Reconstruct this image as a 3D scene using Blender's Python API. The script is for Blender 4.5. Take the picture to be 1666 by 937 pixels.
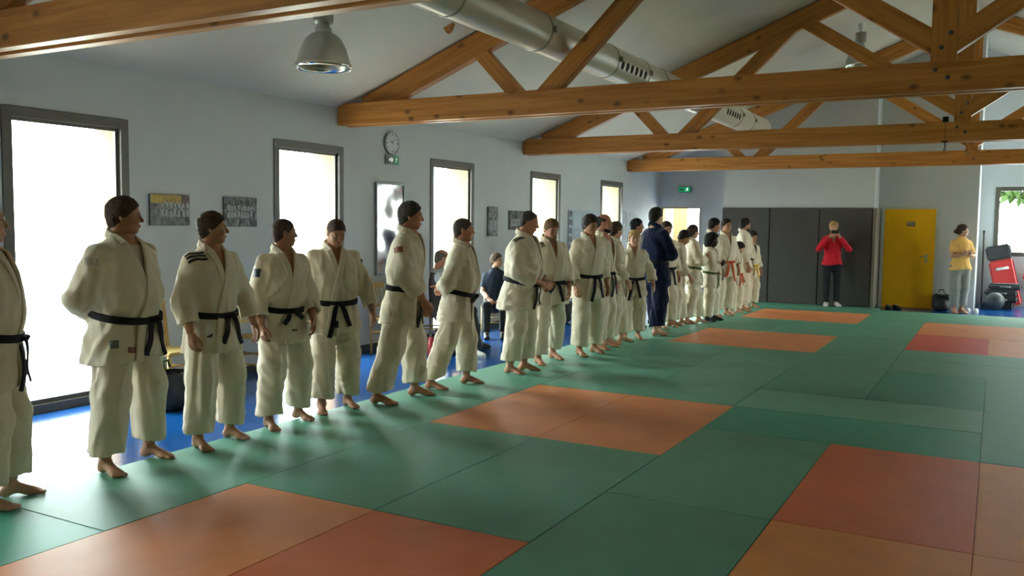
import bpy, bmesh, math, random
import numpy as np
from mathutils import Vector, Matrix

# ------------------------------------------------------------------ scene, camera, sky, exposure
scene = bpy.context.scene
COL = scene.collection
for o in list(bpy.data.objects):
    bpy.data.objects.remove(o, do_unlink=True)

FPX, YAW, PITCH, ROLL = 1424.3, 0.50426, -0.07257, 0.0118
CAM = Vector((4.033, -5.906, 1.632))
fw = Vector((-math.sin(YAW) * math.cos(PITCH), math.cos(YAW) * math.cos(PITCH), math.sin(PITCH)))
rt0 = Vector((math.cos(YAW), math.sin(YAW), 0.0))
up0 = rt0.cross(fw)
rt = math.cos(ROLL) * rt0 + math.sin(ROLL) * up0
up = -math.sin(ROLL) * rt0 + math.cos(ROLL) * up0
cam_data = bpy.data.cameras.new('camera')
cam_data.sensor_width = 36.0
cam_data.lens = FPX * 36.0 / 1666.0
cam_data.clip_start = 0.05
cam_data.clip_end = 300
cam = bpy.data.objects.new('camera', cam_data)
cam.matrix_world = Matrix(((rt.x, up.x, -fw.x, CAM.x), (rt.y, up.y, -fw.y, CAM.y), (rt.z, up.z, -fw.z, CAM.z), (0, 0, 0, 1)))
COL.objects.link(cam)
scene.camera = cam

SKY = 26.5
world = bpy.data.worlds.new('sky')
scene.world = world
world.use_nodes = True
wn = world.node_tree
bg = wn.nodes['Background']
bg.inputs['Color'].default_value = (0.86, 0.97, 0.97, 1)
bg.inputs['Strength'].default_value = SKY

scene.view_settings.view_transform = 'Standard'
scene.view_settings.look = 'None'
scene.view_settings.gamma = 1.0
scene.view_settings.use_curve_mapping = False
scene.view_settings.exposure = 0.0

XW = -3.11          # left wall
XR = 10.23          # right wall
XC = 3.56           # ridge
YN, YB, YF = -9.0, 14.3, 16.3   # wall behind the camera, back wall, far wall of the alcove
ZF = -0.04          # blue floor, judo mats are 4 cm thick
WTOP = 2.56
WIN_Y = [(-7.80, -6.60), (-4.71, -3.51), (-1.62, -0.42), (1.46, 2.66), (4.57, 5.77), (7.65, 8.85), (10.74, 11.94)]
RWIN_Y = [(7.65, 8.85), (10.74, 11.94)]
XA = 6.6            # unseen alcove side wall, set close so its added window brightens the alcove
AWIN = (14.55, 16.0)  # window added in that wall as a light source for the alcove
def ceil_z(x):
    return 3.035 + 0.392 * ((x - XW) if x < XC else (XR - x))

def portal(name, loc, rot, sx, sy):
    l = bpy.data.lights.new(name, 'AREA')
    l.shape = 'RECTANGLE'; l.size = sx; l.size_y = sy
    l.cycles.is_portal = True
    o = bpy.data.objects.new(name, l)
    o.location = loc; o.rotation_euler = rot
    COL.objects.link(o)
for i, (a, b) in enumerate(WIN_Y):      # sky portals: they only guide the sampling of the sky through the openings
    portal('sky_portal', (-3.6, (a + b) / 2, 1.25), (0, -math.pi / 2, 0), 2.6, 1.2)
for i, (a, b) in enumerate(RWIN_Y):
    portal('sky_portal', (XR + .5, (a + b) / 2, 1.25), (0, math.pi / 2, 0), 2.6, 1.2)
portal('sky_portal', (-2.57, YB + 1.6, 1.3), (math.pi / 2, 0, 0), 2.2, 2.6)
portal('sky_portal', (5.1, YF + .4, 1.8), (math.pi / 2, 0, 0), 2.3, 1.55)
portal('sky_portal', (XA + .25, (AWIN[0] + AWIN[1]) / 2, 1.25), (0, math.pi / 2, 0), 2.6, 1.45)

# ------------------------------------------------------------------ materials
MATS = {}
def mat(name, col, rough=0.6, spec=0.4, var=0.08, vscale=6.0, bump=0.0, bscale=60.0, metal=0.0, emit=0.0, coords='Object', stretch=(1, 1, 1), sheen=0.0, coat=0.0):
    if name in MATS:
        return MATS[name]
    m = bpy.data.materials.new(name)
    m.use_nodes = True
    nt = m.node_tree
    b = nt.nodes['Principled BSDF']
    b.inputs['Roughness'].default_value = rough
    b.inputs['Specular IOR Level'].default_value = spec
    b.inputs['Metallic'].default_value = metal
    if sheen: b.inputs['Sheen Weight'].default_value = sheen
    if coat: b.inputs['Coat Weight'].default_value = coat
    tc = nt.nodes.new('ShaderNodeTexCoord')
    mp = nt.nodes.new('ShaderNodeMapping')
    mp.inputs['Scale'].default_value = stretch
    nt.links.new(tc.outputs[coords], mp.inputs['Vector'])
    nz = nt.nodes.new('ShaderNodeTexNoise')
    nz.inputs['Scale'].default_value = vscale
    nz.inputs['Detail'].default_value = 4
    nt.links.new(mp.outputs['Vector'], nz.inputs['Vector'])
    rp = nt.nodes.new('ShaderNodeValToRGB')
    c = np.array(col[:3])
    lo, hi = c * (1 - var), np.minimum(c * (1 + var), 1)
    rp.color_ramp.elements[0].position = 0.3
    rp.color_ramp.elements[1].position = 0.7
    rp.color_ramp.elements[0].color = (*lo, 1)
    rp.color_ramp.elements[1].color = (*hi, 1)
    nt.links.new(nz.outputs['Fac'], rp.inputs['Fac'])
    nt.links.new(rp.outputs['Color'], b.inputs['Base Color'])
    if emit:
        nt.links.new(rp.outputs['Color'], b.inputs['Emission Color'])
        b.inputs['Emission Strength'].default_value = emit
    if bump:
        n2 = nt.nodes.new('ShaderNodeTexNoise')
        n2.inputs['Scale'].default_value = bscale
        n2.inputs['Detail'].default_value = 3
        nt.links.new(mp.outputs['Vector'], n2.inputs['Vector'])
        bp = nt.nodes.new('ShaderNodeBump')
        bp.inputs['Strength'].default_value = bump
        bp.inputs['Distance'].default_value = 0.01
        nt.links.new(n2.outputs['Fac'], bp.inputs['Height'])
        nt.links.new(bp.outputs['Normal'], b.inputs['Normal'])
    MATS[name] = m
    return m

def wood_mat(name, base, dark, axis=0, knots=True):
    m = bpy.data.materials.new(name)
    m.use_nodes = True
    nt = m.node_tree
    b = nt.nodes['Principled BSDF']
    b.inputs['Roughness'].default_value = 0.42
    b.inputs['Specular IOR Level'].default_value = 0.45
    tc = nt.nodes.new('ShaderNodeTexCoord')
    mp = nt.nodes.new('ShaderNodeMapping')
    sc = [9.0, 9.0, 9.0]; sc[axis] = 0.5
    mp.inputs['Scale'].default_value = sc
    oi = nt.nodes.new('ShaderNodeObjectInfo')
    ml = nt.nodes.new('ShaderNodeMath'); ml.operation = 'MULTIPLY'; ml.inputs[1].default_value = 61.0
    nt.links.new(oi.outputs['Random'], ml.inputs[0])
    va = nt.nodes.new('ShaderNodeVectorMath'); va.operation = 'ADD'
    nt.links.new(tc.outputs['Object'], va.inputs[0]); nt.links.new(ml.outputs['Value'], va.inputs[1])
    nt.links.new(va.outputs['Vector'], mp.inputs['Vector'])
    nz = nt.nodes.new('ShaderNodeTexNoise')
    nz.inputs['Scale'].default_value = 2.2; nz.inputs['Detail'].default_value = 6; nz.inputs['Distortion'].default_value = 0.6
    nt.links.new(mp.outputs['Vector'], nz.inputs['Vector'])
    rp = nt.nodes.new('ShaderNodeValToRGB')
    rp.color_ramp.elements[0].position = 0.32; rp.color_ramp.elements[1].position = 0.62
    rp.color_ramp.elements[0].color = (*dark, 1); rp.color_ramp.elements[1].color = (*base, 1)
    nt.links.new(nz.outputs['Fac'], rp.inputs['Fac'])
    out = rp.outputs['Color']
    if knots:
        mk = nt.nodes.new('ShaderNodeMapping')
        s2 = [5.5, 5.5, 5.5]; s2[axis] = 3.2
        mk.inputs['Scale'].default_value = s2
        nt.links.new(va.outputs['Vector'], mk.inputs['Vector'])
        vo = nt.nodes.new('ShaderNodeTexVoronoi')
        vo.inputs['Scale'].default_value = 1.0
        nt.links.new(mk.outputs['Vector'], vo.inputs['Vector'])
        r2 = nt.nodes.new('ShaderNodeValToRGB')
        r2.color_ramp.elements[0].position = 0.07; r2.color_ramp.elements[1].position = 0.19
        r2.color_ramp.elements[0].color = (0.28, 0.28, 0.28, 1); r2.color_ramp.elements[1].color = (1, 1, 1, 1)
        nt.links.new(vo.outputs['Distance'], r2.inputs['Fac'])
        mx = nt.nodes.new('ShaderNodeMix'); mx.data_type = 'RGBA'; mx.blend_type = 'MULTIPLY'
        mx.inputs['Factor'].default_value = 0.85
        nt.links.new(out, mx.inputs['A']); nt.links.new(r2.outputs['Color'], mx.inputs['B'])
        out = mx.outputs['Result']
    nt.links.new(out, b.inputs['Base Color'])
    bp = nt.nodes.new('ShaderNodeBump'); bp.inputs['Strength'].default_value = 0.15; bp.inputs['Distance'].default_value = 0.005
    nt.links.new(nz.outputs['Fac'], bp.inputs['Height']); nt.links.new(bp.outputs['Normal'], b.inputs['Normal'])
    MATS[name] = m
    return m

PINE, PINE_D = (0.54, 0.225, 0.046), (0.37, 0.135, 0.024)
wood_x = wood_mat('pine_beam', PINE, PINE_D, 0)
wood_z = wood_mat('pine_post', PINE, PINE_D, 2)
wood_y = wood_mat('pine_block', PINE, PINE_D, 1)
chair_wood = wood_mat('chair_beech', (0.55, 0.36, 0.13), (0.42, 0.26, 0.08), 2, False)
rush = mat('rush_seat', (0.50, 0.36, 0.14), 0.8, 0.2, 0.25, 60, 0.5, 150)
wall_m = mat('white_wall_paint', (0.53, 0.55, 0.55), 0.75, 0.25, 0.02, 3, 0.06, 140)
ceil_m = mat('white_ceiling', (0.60, 0.56, 0.48), 0.8, 0.2, 0.03, 2, 0.04, 60)
warm_wall = mat('warm_bounce_wall_tint', (0.50, 0.37, 0.20), 0.75, 0.25, 0.02, 3, 0.06, 140)  # unseen walls only: ochre tint invented to bounce warm fill light
cream_m = mat('cream_render', (0.44, 0.29, 0.165), 0.9, 0.1, 0.05, 8, 0.3, 120)
dark_frame = mat('grey_window_frame', (0.12, 0.11, 0.09), 0.4, 0.4, 0.05)
base_m = mat('dark_baseboard', (0.03, 0.035, 0.04), 0.6, 0.3, 0.1)
blue_floor = mat('blue_floor', (0.008, 0.095, 0.36), 0.17, 0.6, 0.12, 90, 0.03, 220, coat=0.25)
gravel = mat('pale_outdoor_ground', (0.55, 0.54, 0.50), 0.95, 0.1, 0.15, 12)
leaf_m = mat('leaf_green', (0.045, 0.085, 0.016), 0.6, 0.3, 0.4, 20)
stem_m = mat('branch_brown', (0.12, 0.08, 0.04), 0.8, 0.2, 0.2, 20)
black_m = mat('black_plastic', (0.015, 0.015, 0.016), 0.45, 0.4, 0.2)
steel = mat('brushed_steel', (0.62, 0.62, 0.60), 0.3, 0.5, 0.06, 20, metal=1.0)
chrome = mat('polished_reflector', (0.80, 0.80, 0.78), 0.12, 0.5, 0.02, metal=1.0)
white_pl = mat('white_plastic', (0.75, 0.76, 0.75), 0.4, 0.4, 0.02)

def glass_mat():
    m = bpy.data.materials.new('window_glass')
    m.use_nodes = True
    nt = m.node_tree
    nt.nodes.clear()
    out = nt.nodes.new('ShaderNodeOutputMaterial')
    mix = nt.nodes.new('ShaderNodeMixShader')
    lw = nt.nodes.new('ShaderNodeLayerWeight'); lw.inputs['Blend'].default_value = 0.5
    pw_ = nt.nodes.new('ShaderNodeMath'); pw_.operation = 'POWER'; pw_.inputs[1].default_value = 5.0
    nt.links.new(lw.outputs['Facing'], pw_.inputs[0])
    fr = nt.nodes.new('ShaderNodeMath'); fr.operation = 'MULTIPLY_ADD'; fr.inputs[1].default_value = 0.4; fr.inputs[2].default_value = 0.03
    nt.links.new(pw_.outputs['Value'], fr.inputs[0])
    tr = nt.nodes.new('ShaderNodeBsdfTransparent'); tr.inputs['Color'].default_value = (0.94, 0.97, 0.96, 1)
    gl = nt.nodes.new('ShaderNodeBsdfGlossy'); gl.inputs['Roughness'].default_value = 0.02
    nt.links.new(fr.outputs['Value'], mix.inputs['Fac'])
    nt.links.new(tr.outputs['BSDF'], mix.inputs[1]); nt.links.new(gl.outputs['BSDF'], mix.inputs[2])
    nt.links.new(mix.outputs['Shader'], out.inputs['Surface'])
    return m
glass = glass_mat()

# ------------------------------------------------------------------ object helpers
def link(name, me, m=None, parent=None, smooth=False):
    if m is not None:
        for mm in (m if isinstance(m, (list, tuple)) else [m]):
            me.materials.append(mm)
    o = bpy.data.objects.new(name, me)
    COL.objects.link(o)
    if parent is not None:
        o.parent = parent
    if smooth and len(me.polygons):
        me.polygons.foreach_set('use_smooth', np.ones(len(me.polygons), dtype=bool))
    return o

def from_arrays(name, V, F):
    me = bpy.data.meshes.new(name)
    me.from_pydata([tuple(v) for v in V] if not isinstance(V, np.ndarray) else V.tolist(), [], F if not isinstance(F, np.ndarray) else F.tolist())
    me.update()
    return me

def tag(o, label=None, cat=None, group=None, kind=None):
    if label: o['label'] = label
    if cat: o['category'] = cat
    if group: o['group'] = group
    if kind: o['kind'] = kind
    return o

def empty(name, loc=(0, 0, 0), rz=0.0, scale=1.0):
    o = bpy.data.objects.new(name, None)
    o.empty_display_size = 0.2
    o.location = loc; o.rotation_euler = (0, 0, rz); o.scale = (scale,) * 3
    COL.objects.link(o)
    return o

class MB:
    """collects simple solids into one mesh"""
    def __init__(self):
        self.v, self.f, self.mi = [], [], []
    def add(self, V, F, mi=0):
        n = len(self.v)
        self.v += [tuple(map(float, p)) for p in V]
        self.f += [tuple(i + n for i in f) for f in F]
        self.mi += [mi] * len(F)
        return self
    def box(self, x0, x1, y0, y1, z0, z1, mi=0):
        V = [(x0, y0, z0), (x1, y0, z0), (x1, y1, z0), (x0, y1, z0), (x0, y0, z1), (x1, y0, z1), (x1, y1, z1), (x0, y1, z1)]
        F = [(0, 3, 2, 1), (4, 5, 6, 7), (0, 1, 5, 4), (1, 2, 6, 5), (2, 3, 7, 6), (3, 0, 4, 7)]
        return self.add(V, F, mi)
    def prism(self, poly, axis, t0, t1, mi=0):
        """extrude a 2D polygon along an axis: axis 1 -> poly is (x,z), axis 0 -> (y,z), axis 2 -> (x,y)"""
        def P(p, t):
            return (p[0], t, p[1]) if axis == 1 else ((t, p[0], p[1]) if axis == 0 else (p[0], p[1], t))
        n = len(poly)
        V = [P(p, t0) for p in poly] + [P(p, t1) for p in poly]
        F = [tuple(range(n)), tuple(range(2 * n - 1, n - 1, -1))]
        F += [((i + 1) % n, i, n + i, n + (i + 1) % n) for i in range(n)]
        return self.add(V, F, mi)
    def tube(self, pts, rad, n=12, caps=True, mi=0, ref=None):
        pts = [Vector(p) for p in pts]
        rad = rad if isinstance(rad, (list, tuple)) else [rad] * len(pts)
        V, F = [], []
        for i, p in enumerate(pts):
            t = (pts[min(i + 1, len(pts) - 1)] - pts[max(i - 1, 0)])
            t = t.normalized() if t.length > 1e-9 else Vector((0, 0, 1))
            r = Vector(ref) if ref else (Vector((0, 0, 1)) if abs(t.z) < .9 else Vector((1, 0, 0)))
            u = t.cross(r).normalized(); w = u.cross(t)
            ra = rad[i] if isinstance(rad[i], (tuple, list)) else (rad[i], rad[i])
            for k in range(n):
                a = 2 * math.pi * k / n
                V.append(p + u * (math.cos(a) * ra[0]) + w * (math.sin(a) * ra[1]))
        for i in range(len(pts) - 1):
            for k in range(n):
                a, b = i * n + k, i * n + (k + 1) % n
                F.append((a, b, b + n, a + n))
        if caps:
            F.append(tuple(range(n - 1, -1, -1)))
            F.append(tuple((len(pts) - 1) * n + k for k in range(n)))
        return self.add(V, F, mi)
    def lathe(self, prof, c=(0, 0, 0), n=32, mi=0, close=False):
        """prof: list of (r,z)"""
        V, F = [], []
        for r, z in prof:
            for k in range(n):
                a = 2 * math.pi * k / n
                V.append((c[0] + r * math.cos(a), c[1] + r * math.sin(a), c[2] + z))
        for i in range(len(prof) - 1):
            for k in range(n):
                a, b = i * n + k, i * n + (k + 1) % n
                F.append((a, b, b + n, a + n))
        if close:
            F.append(tuple(range(n - 1, -1, -1))); F.append(tuple((len(prof) - 1) * n + k for k in range(n)))
        return self.add(V, F, mi)
    def build(self, name, m, parent=None, smooth=False, bevel=0.0, seg=2):
        me = from_arrays(name, self.v, self.f)
        if len(set(self.mi)) > 1:
            me.polygons.foreach_set('material_index', self.mi)
        if bevel:
            bm = bmesh.new(); bm.from_mesh(me)
            bmesh.ops.remove_doubles(bm, verts=bm.verts, dist=1e-5)
            bmesh.ops.recalc_face_normals(bm, faces=bm.faces)
            bmesh.ops.bevel(bm, geom=[e for e in bm.edges if e.is_manifold and e.calc_face_angle(0) > 0.5], offset=bevel, segments=seg, affect='EDGES', clamp_overlap=True)
            bm.to_mesh(me); bm.free()
        else:
            bm = bmesh.new(); bm.from_mesh(me)
            bmesh.ops.recalc_face_normals(bm, faces=bm.faces)
            bm.to_mesh(me); bm.free()
        return link(name, me, m, parent, smooth)
def box(name, m, parent, *a, bevel=0.0):
    return MB().box(*a).build(name, m, parent, bevel=bevel)

def copy_tree(o, parent=None):
    c = o.copy(); COL.objects.link(c); c.parent = parent
    for ch in o.children:
        copy_tree(ch, c)
    return c

rnd = random.Random(4)

# ------------------------------------------------------------------ floor and judo mats
floor = MB().prism([(XW, YN), (XR, YN), (XR, YB), (XA, YB), (XA, YF), (XW, YF)], 2, ZF - .2, ZF).build('floor', blue_floor)
tag(floor, 'shiny speckled blue floor around the judo mats', 'floor', kind='structure')

def mat_material(name, col):
    return mat(name, col, 0.48, 0.5, 0.07, 3.5, 0.25, 420)
GREENS = [mat_material('green_judo_mat_%s' % n, c) for n, c in (('a', (0.11, 0.345, 0.225)), ('b', (0.10, 0.32, 0.20)), ('c', (0.125, 0.365, 0.24)), ('d', (0.045, 0.315, 0.205)))]
ORANGES = [mat_material('orange_judo_mat_%s' % n, c) for n, c in (('a', (0.82, 0.275, 0.095)), ('b', (0.74, 0.165, 0.05)), ('c', (0.84, 0.29, 0.055)), ('d', (0.76, 0.10, 0.07)))]
taken = {}
mat_mesh = {}
def judo_mat(x0, y0, w, l, m):
    key = (w, l, m.name)
    if key not in mat_mesh:
        g = 0.0008
        o = MB().box(g, w - g, g, l - g, ZF, 0.0).build('judo_mat', m, floor, bevel=0.003, seg=2)
        mat_mesh[key] = o.data
    else:
        o = bpy.data.objects.new('judo_mat', mat_mesh[key]); COL.objects.link(o); o.parent = floor
    o.location = (x0, y0, rnd.uniform(-.0015, .0015))
    for i in range(int(round(w))):
        for j in range(max(1, int(round(l)))):
            taken[(int(math.floor(x0)) + i, int(math.floor(y0)) + j)] = 1
    return o
O = ORANGES
for a in [(0, -4, 1, 2, O[0]), (1, -4, 1, 2, O[1]), (0, 0, 1, 2, O[0]), (1, 0, 1, 2, O[0]), (0, 6, 1, 2, O[0]), (1, 6, 1, 2, O[0]),
          (0, 10, 1, 2, O[0]), (1, 10, 1, 2, O[0]), (3, -1, 1, 2, O[1]), (4, -1, 1, 2, O[2]), (3, -3, 1, 2, O[2]), (4, -3, 1, 2, O[2]),
          (3, 7, 1, 2, O[3]), (4, 7, 1, 2, O[0]), (5, 7, 1, 2, O[0]), (6, 7, 1, 2, O[0]), (3, 9, 2, 1, O[0]), (5, 9, 2, 1, O[0]), (3, 10, 2, 1, O[0]), (5, 10, 2, 1, O[0]),
          (2, 1, 2, 1, GREENS[3]), (3, 3, 1, 2, GREENS[3]), (4, 3, 1, 2, GREENS[1]), (4, 1, 1, 2, GREENS[1]), (2, 2, 2, 1, GREENS[2]), (-1, -5, 1, 2, GREENS[3]), (-1, -3, 1, 2, GREENS[2])]:
    judo_mat(*a)
for x in range(-1, 10):
    for y in range(-8, 13):
        if (x, y) in taken:
            continue
        m = GREENS[[0, 1, 0, 2][(x * 7 + y * 3 + (x * y) % 5) % 4]]
        if (x, y + 1) not in taken and y + 1 < 13 and (x * 3 + y) % 7 != 0:
            judo_mat(x, y, 1, 2, m)
        elif (x + 1, y) not in taken and x + 1 < 10:
            judo_mat(x, y, 2, 1, m)
        else:
            judo_mat(x, y, 1, 1, m)
for x in (-1, 0, 1):
    judo_mat(x, 13, 1, 0.48, GREENS[x % 3])

# ------------------------------------------------------------------ room shell
def wall_with_openings(name, xa, xb, xc, spans, sx):
    """long side wall: inner plaster xa..xb, outer render xb..xc, openings (y0,y1) from the floor up to WTOP"""
    ins, outs = MB(), MB()
    ys = [YN] + [v for s in spans for v in s] + [YF if sx > 0 else YB + .16]
    top = 3.045
    for mb, (p, q) in ((ins, sorted((xa, xb))), (outs, sorted((xb, xc)))):
        for i in range(0, len(ys), 2):
            mb.box(p, q, ys[i], ys[i + 1], ZF - .2, top)
        for (a, b) in spans:
            mb.box(p, q, a, b, WTOP, top)
            mb.box(p, q, a, b, ZF - .2, ZF)
    w = ins.build(name, wall_m if sx > 0 else warm_wall)
    tag(w, 'white plaster side wall with tall floor-length windows', 'wall', kind='structure')
    outs.build('outer_wall', cream_m, w)
    return w
wall_left = wall_with_openings('wall_left', XW, XW - .09, XW - .50, WIN_Y, 1)
wall_right = wall_with_openings('wall_right', XR, XR + .09, XR + .50, RWIN_Y, -1)  # unseen side wall, takes the warm bounce tint

def tall_window(n, x, y0, y1, side):
    """side=+1: room lies towards +x"""
    root = empty('window_%d' % n, (x, (y0 + y1) / 2, ZF))
    root['kind'] = 'structure'; root['label'] = 'tall dark-framed window reaching down to the blue floor'
    hw, h = (y1 - y0) / 2, WTOP - ZF
    d0, d1 = (-.07, .012) if side > 0 else (-.012, .07)
    t = .085
    fr = MB()
    fr.box(d0, d1, -hw, -hw + t, 0, h).box(d0, d1, hw - t, hw, 0, h).box(d0, d1, -hw + t, hw - t, h - t, h).box(d0, d1, -hw + t, hw - t, 0, t * .9)
    fr.build('window_frame', dark_frame, root, bevel=.004)
    e0, e1 = (-.055, -.03) if side > 0 else (.03, .055)
    sash = MB(); s = .03
    sash.box(e0, e1, -hw + t, -hw + t + s, t, h - t).box(e0, e1, hw - t - s, hw - t, t, h - t).box(e0, e1, -hw + t + s, hw - t - s, h - t - s, h - t).box(e0, e1, -hw + t + s, hw - t - s, t * .9, t + s)
    sash.build('sash', white_pl if False else dark_frame, root)
    xm = (e0 + e1) / 2
    box('pane', glass, root, xm - .003, xm + .003, -hw + t, hw - t, t, h - t)
    return root
for i, (a, b) in enumerate(WIN_Y):
    tall_window(i + 1, XW, a, b, 1)
for i, (a, b) in enumerate(RWIN_Y):
    tall_window(i + 8, XR, a, b, -1)

tall_window(11, XA, AWIN[0], AWIN[1], -1)  # unseen window, added to light the alcove's far wall
bl = MB()
ys = [YN] + [v for s in WIN_Y for v in s] + [YB]
for i in range(0, len(ys), 2):
    bl.box(XW, XW + .014, ys[i], ys[i + 1], ZF, ZF + .085)
tag(bl.build('baseboard_left', base_m), 'dark baseboard along the windowed white wall', 'baseboard', kind='structure')

def gable(name, y0, y1, x0, x1, holes=(), m=wall_m, zbot=ZF - .2):
    """wall in a plane of constant y, top follows the sloping ceiling; holes: (xa,xb,za,zb)"""
    mb = MB()
    xs = sorted(set([x0, x1] + ([XC] if x0 < XC < x1 else []) + [v for h in holes for v in h[:2]]))
    for a, b in zip(xs[:-1], xs[1:]):
        hs = [h for h in holes if h[0] <= a + 1e-6 and h[1] >= b - 1e-6]
        lo = zbot
        if hs:
            h = hs[0]
            if h[2] > zbot + 1e-6:
                mb.prism([(a, zbot), (b, zbot), (b, h[2]), (a, h[2])], 1, y0, y1)
            lo = h[3]
        mb.prism([(a, lo), (b, lo), (b, ceil_z(b) + .03), (a, ceil_z(a) + .03)], 1, y0, y1)
    o = mb.build(name, m)
    tag(o, kind='structure')
    return o
DX0, DX1, DZ = -3.05, -2.09, 2.075
wb = gable('wall_back', YB, YB + .16, XW, 3.68, [(DX0, DX1, ZF, DZ)])
wb['label'] = 'white back wall with a doorway and a yellow door'
wf = gable('wall_far', YF, YF + .3, 3.55, XA + .2, [(3.97, 6.25, 1.06, 2.58)])
wf['label'] = 'white far wall of the bright equipment alcove'
wa = MB().box(XA, XA + .2, YB, AWIN[0], ZF - .2, 3.9).box(XA, XA + .2, AWIN[1], YF, ZF - .2, 3.9).box(XA, XA + .2, AWIN[0], AWIN[1], WTOP, 3.9).box(XA, XA + .2, AWIN[0], AWIN[1], ZF - .2, ZF).build('wall_alcove_added', wall_m)
tag(wa, 'unseen white alcove side wall, added with its tall window to brighten the alcove', 'wall', kind='structure')
wc = gable('wall_back_right', YB, YB + .16, XA + .2, XR)
wc['label'] = 'white back wall on the far side of the alcove'
wr = gable('wall_rear', YN - .2, YN, XW, XR, m=warm_wall)
wr['label'] = 'unseen gable wall behind the mats, tinted ochre to bounce warm light'
ws = MB().box(3.52, 3.68, YB + .16, YF, ZF - .2, ceil_z(3.52)).build('wall_alcove', wall_m)
tag(ws, 'white side wall of the equipment alcove', 'wall', kind='structure')
wst = MB().prism([(-1.35, ZF), (1.80, ZF), (1.80, ceil_z(1.80) + .03), (-1.35, ceil_z(-1.35) + .03)], 1, 13.57, YB).build('wall_storage', wall_m)
tag(wst, 'white projecting wall block behind the grey wall padding', 'wall', kind='structure')
cm = MB()
cm.prism([(XW - .5, ceil_z(XW) - .196), (XC, ceil_z(XC)), (XC, ceil_z(XC) + .25), (XW - .5, ceil_z(XW) + .1)], 1, YN - .2, YF + .3)
cm.prism([(XR + .5, ceil_z(XR) - .196), (XR + .5, ceil_z(XR) + .1), (XC, ceil_z(XC) + .25), (XC, ceil_z(XC))], 1, YN - .2, YB + .16)
cm.prism([(XA + .2, ceil_z(XA + .2)), (XA + .2, ceil_z(XA + .2) + .25), (XC, ceil_z(XC) + .25), (XC, ceil_z(XC))], 1, YB + .16, YF + .3)
tag(cm.build('ceiling', ceil_m), 'sloping white ceiling above the timber trusses', 'ceiling', kind='structure')

# far window, doorway, yellow door
root = empty('window_10', (5.11, YF, 1.06)); tag(root, 'dark-framed window of the equipment alcove with foliage outside', 'window', kind='structure')
mb = MB(); t = .09
W2 = 1.14
mb.box(-W2, -W2 + t, -.01, .07, 0, 1.52).box(W2 - t, W2, -.01, .07, 0, 1.52).box(-W2 + t, W2 - t, -.01, .07, 1.52 - t, 1.52).box(-W2 + t, W2 - t, -.01, .07, 0, t)
mb.box(-.045, .045, -.01, .07, t, 1.52 - t)
mb.build('window_frame', dark_frame, root, bevel=.004)
for xa, xb in ((-W2 + t, -.045), (.045, W2 - t)): box('pane', glass, root, xa, xb, .03, .036, t, 1.52 - t)

jamb = mat('amber_door_jamb', (0.36, 0.20, 0.04), 0.5)
tr = MB().box(DX0, DX0 + .05, YB - .01, YB + .17, ZF, DZ).box(DX1 - .02, DX1, YB - .01, YB + .17, ZF, DZ).box(DX0 + .05, DX1 - .02, YB - .01, YB + .17, DZ - .02, DZ)
tag(tr.build('trim_1', jamb), 'thin amber lining of the bright open doorway', 'door frame', kind='structure')

yellow = mat('yellow_door_paint', (0.86, 0.46, 0.004), 0.45, 0.4, 0.03)
grey_trim = mat('grey_door_frame', (0.52, 0.52, 0.48), 0.5)
DR = (1.935, 2.915)
tr = MB().box(DR[0] - .07, DR[0], YB - .03, YB, ZF, 2.11).box(DR[1], DR[1] + .07, YB - .03, YB, ZF, 2.11).box(DR[0], DR[1], YB - .03, YB, 2.05, 2.11)
tag(tr.build('trim_2', grey_trim, bevel=.004), 'pale grey frame around the yellow door', 'door frame', kind='structure')
door = MB().box(DR[0], DR[1], YB - .035, YB - .002, ZF + .01, 2.05).build('door_1', yellow, bevel=.003)
tag(door, 'plain bright yellow door beside the grey wall padding', 'door', kind='structure')
plate = box('sign_plate', mat('door_plate_grey', (0.20, 0.17, 0.09), 0.4, 0.5), door, 2.37, 2.53, YB - .045, YB - .034, 1.69, 1.79, bevel=.003)
mk = MB()
for (a, b, c, d) in ((2.385, 2.40, 1.705, 1.775), (2.405, 2.43, 1.705, 1.715), (2.405, 2.43, 1.765, 1.775), (2.445, 2.46, 1.705, 1.775), (2.475, 2.515, 1.735, 1.745), (2.475, 2.485, 1.705, 1.775)):
    mk.box(a, b, YB - .047, YB - .0445, c, d)
mk.build('sign_marks', mat('door_plate_marks', (0.45, 0.42, 0.33), 0.4), plate)
hd = MB().box(2.745, 2.785, YB - .042, YB - .034, .93, 1.12)
hd.tube([(2.765, YB - .035, 1.06), (2.765, YB - .085, 1.06), (2.65, YB - .085, 1.06)], .011, 8)
hd.build('door_handle', steel, door)

# wall padding: upright grey mats along the projecting block
pad_m = mat('grey_padding', (0.062, 0.058, 0.052), 0.6, 0.35, 0.06, 4, 0.1, 200)
padx = [-1.35, -.30, .735, 1.78]
root = empty('wall_padding', (0, 13.5, 0)); tag(root, 'row of tall dark grey padded panels against the back wall', 'wall padding')
for a, b in zip(padx[:-1], padx[1:]):
    MB().box(a + .006, b - .006, 0, .068, .0, 2.055).build('padded_panel', pad_m, root, bevel=.012, seg=2)
MB().box(1.785, 1.85, 0, .80, .0, 2.055).build('end_panel', mat('taupe_padding', (0.20, 0.175, 0.14), 0.6, 0.35, 0.05), root, bevel=.012, seg=2)

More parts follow.
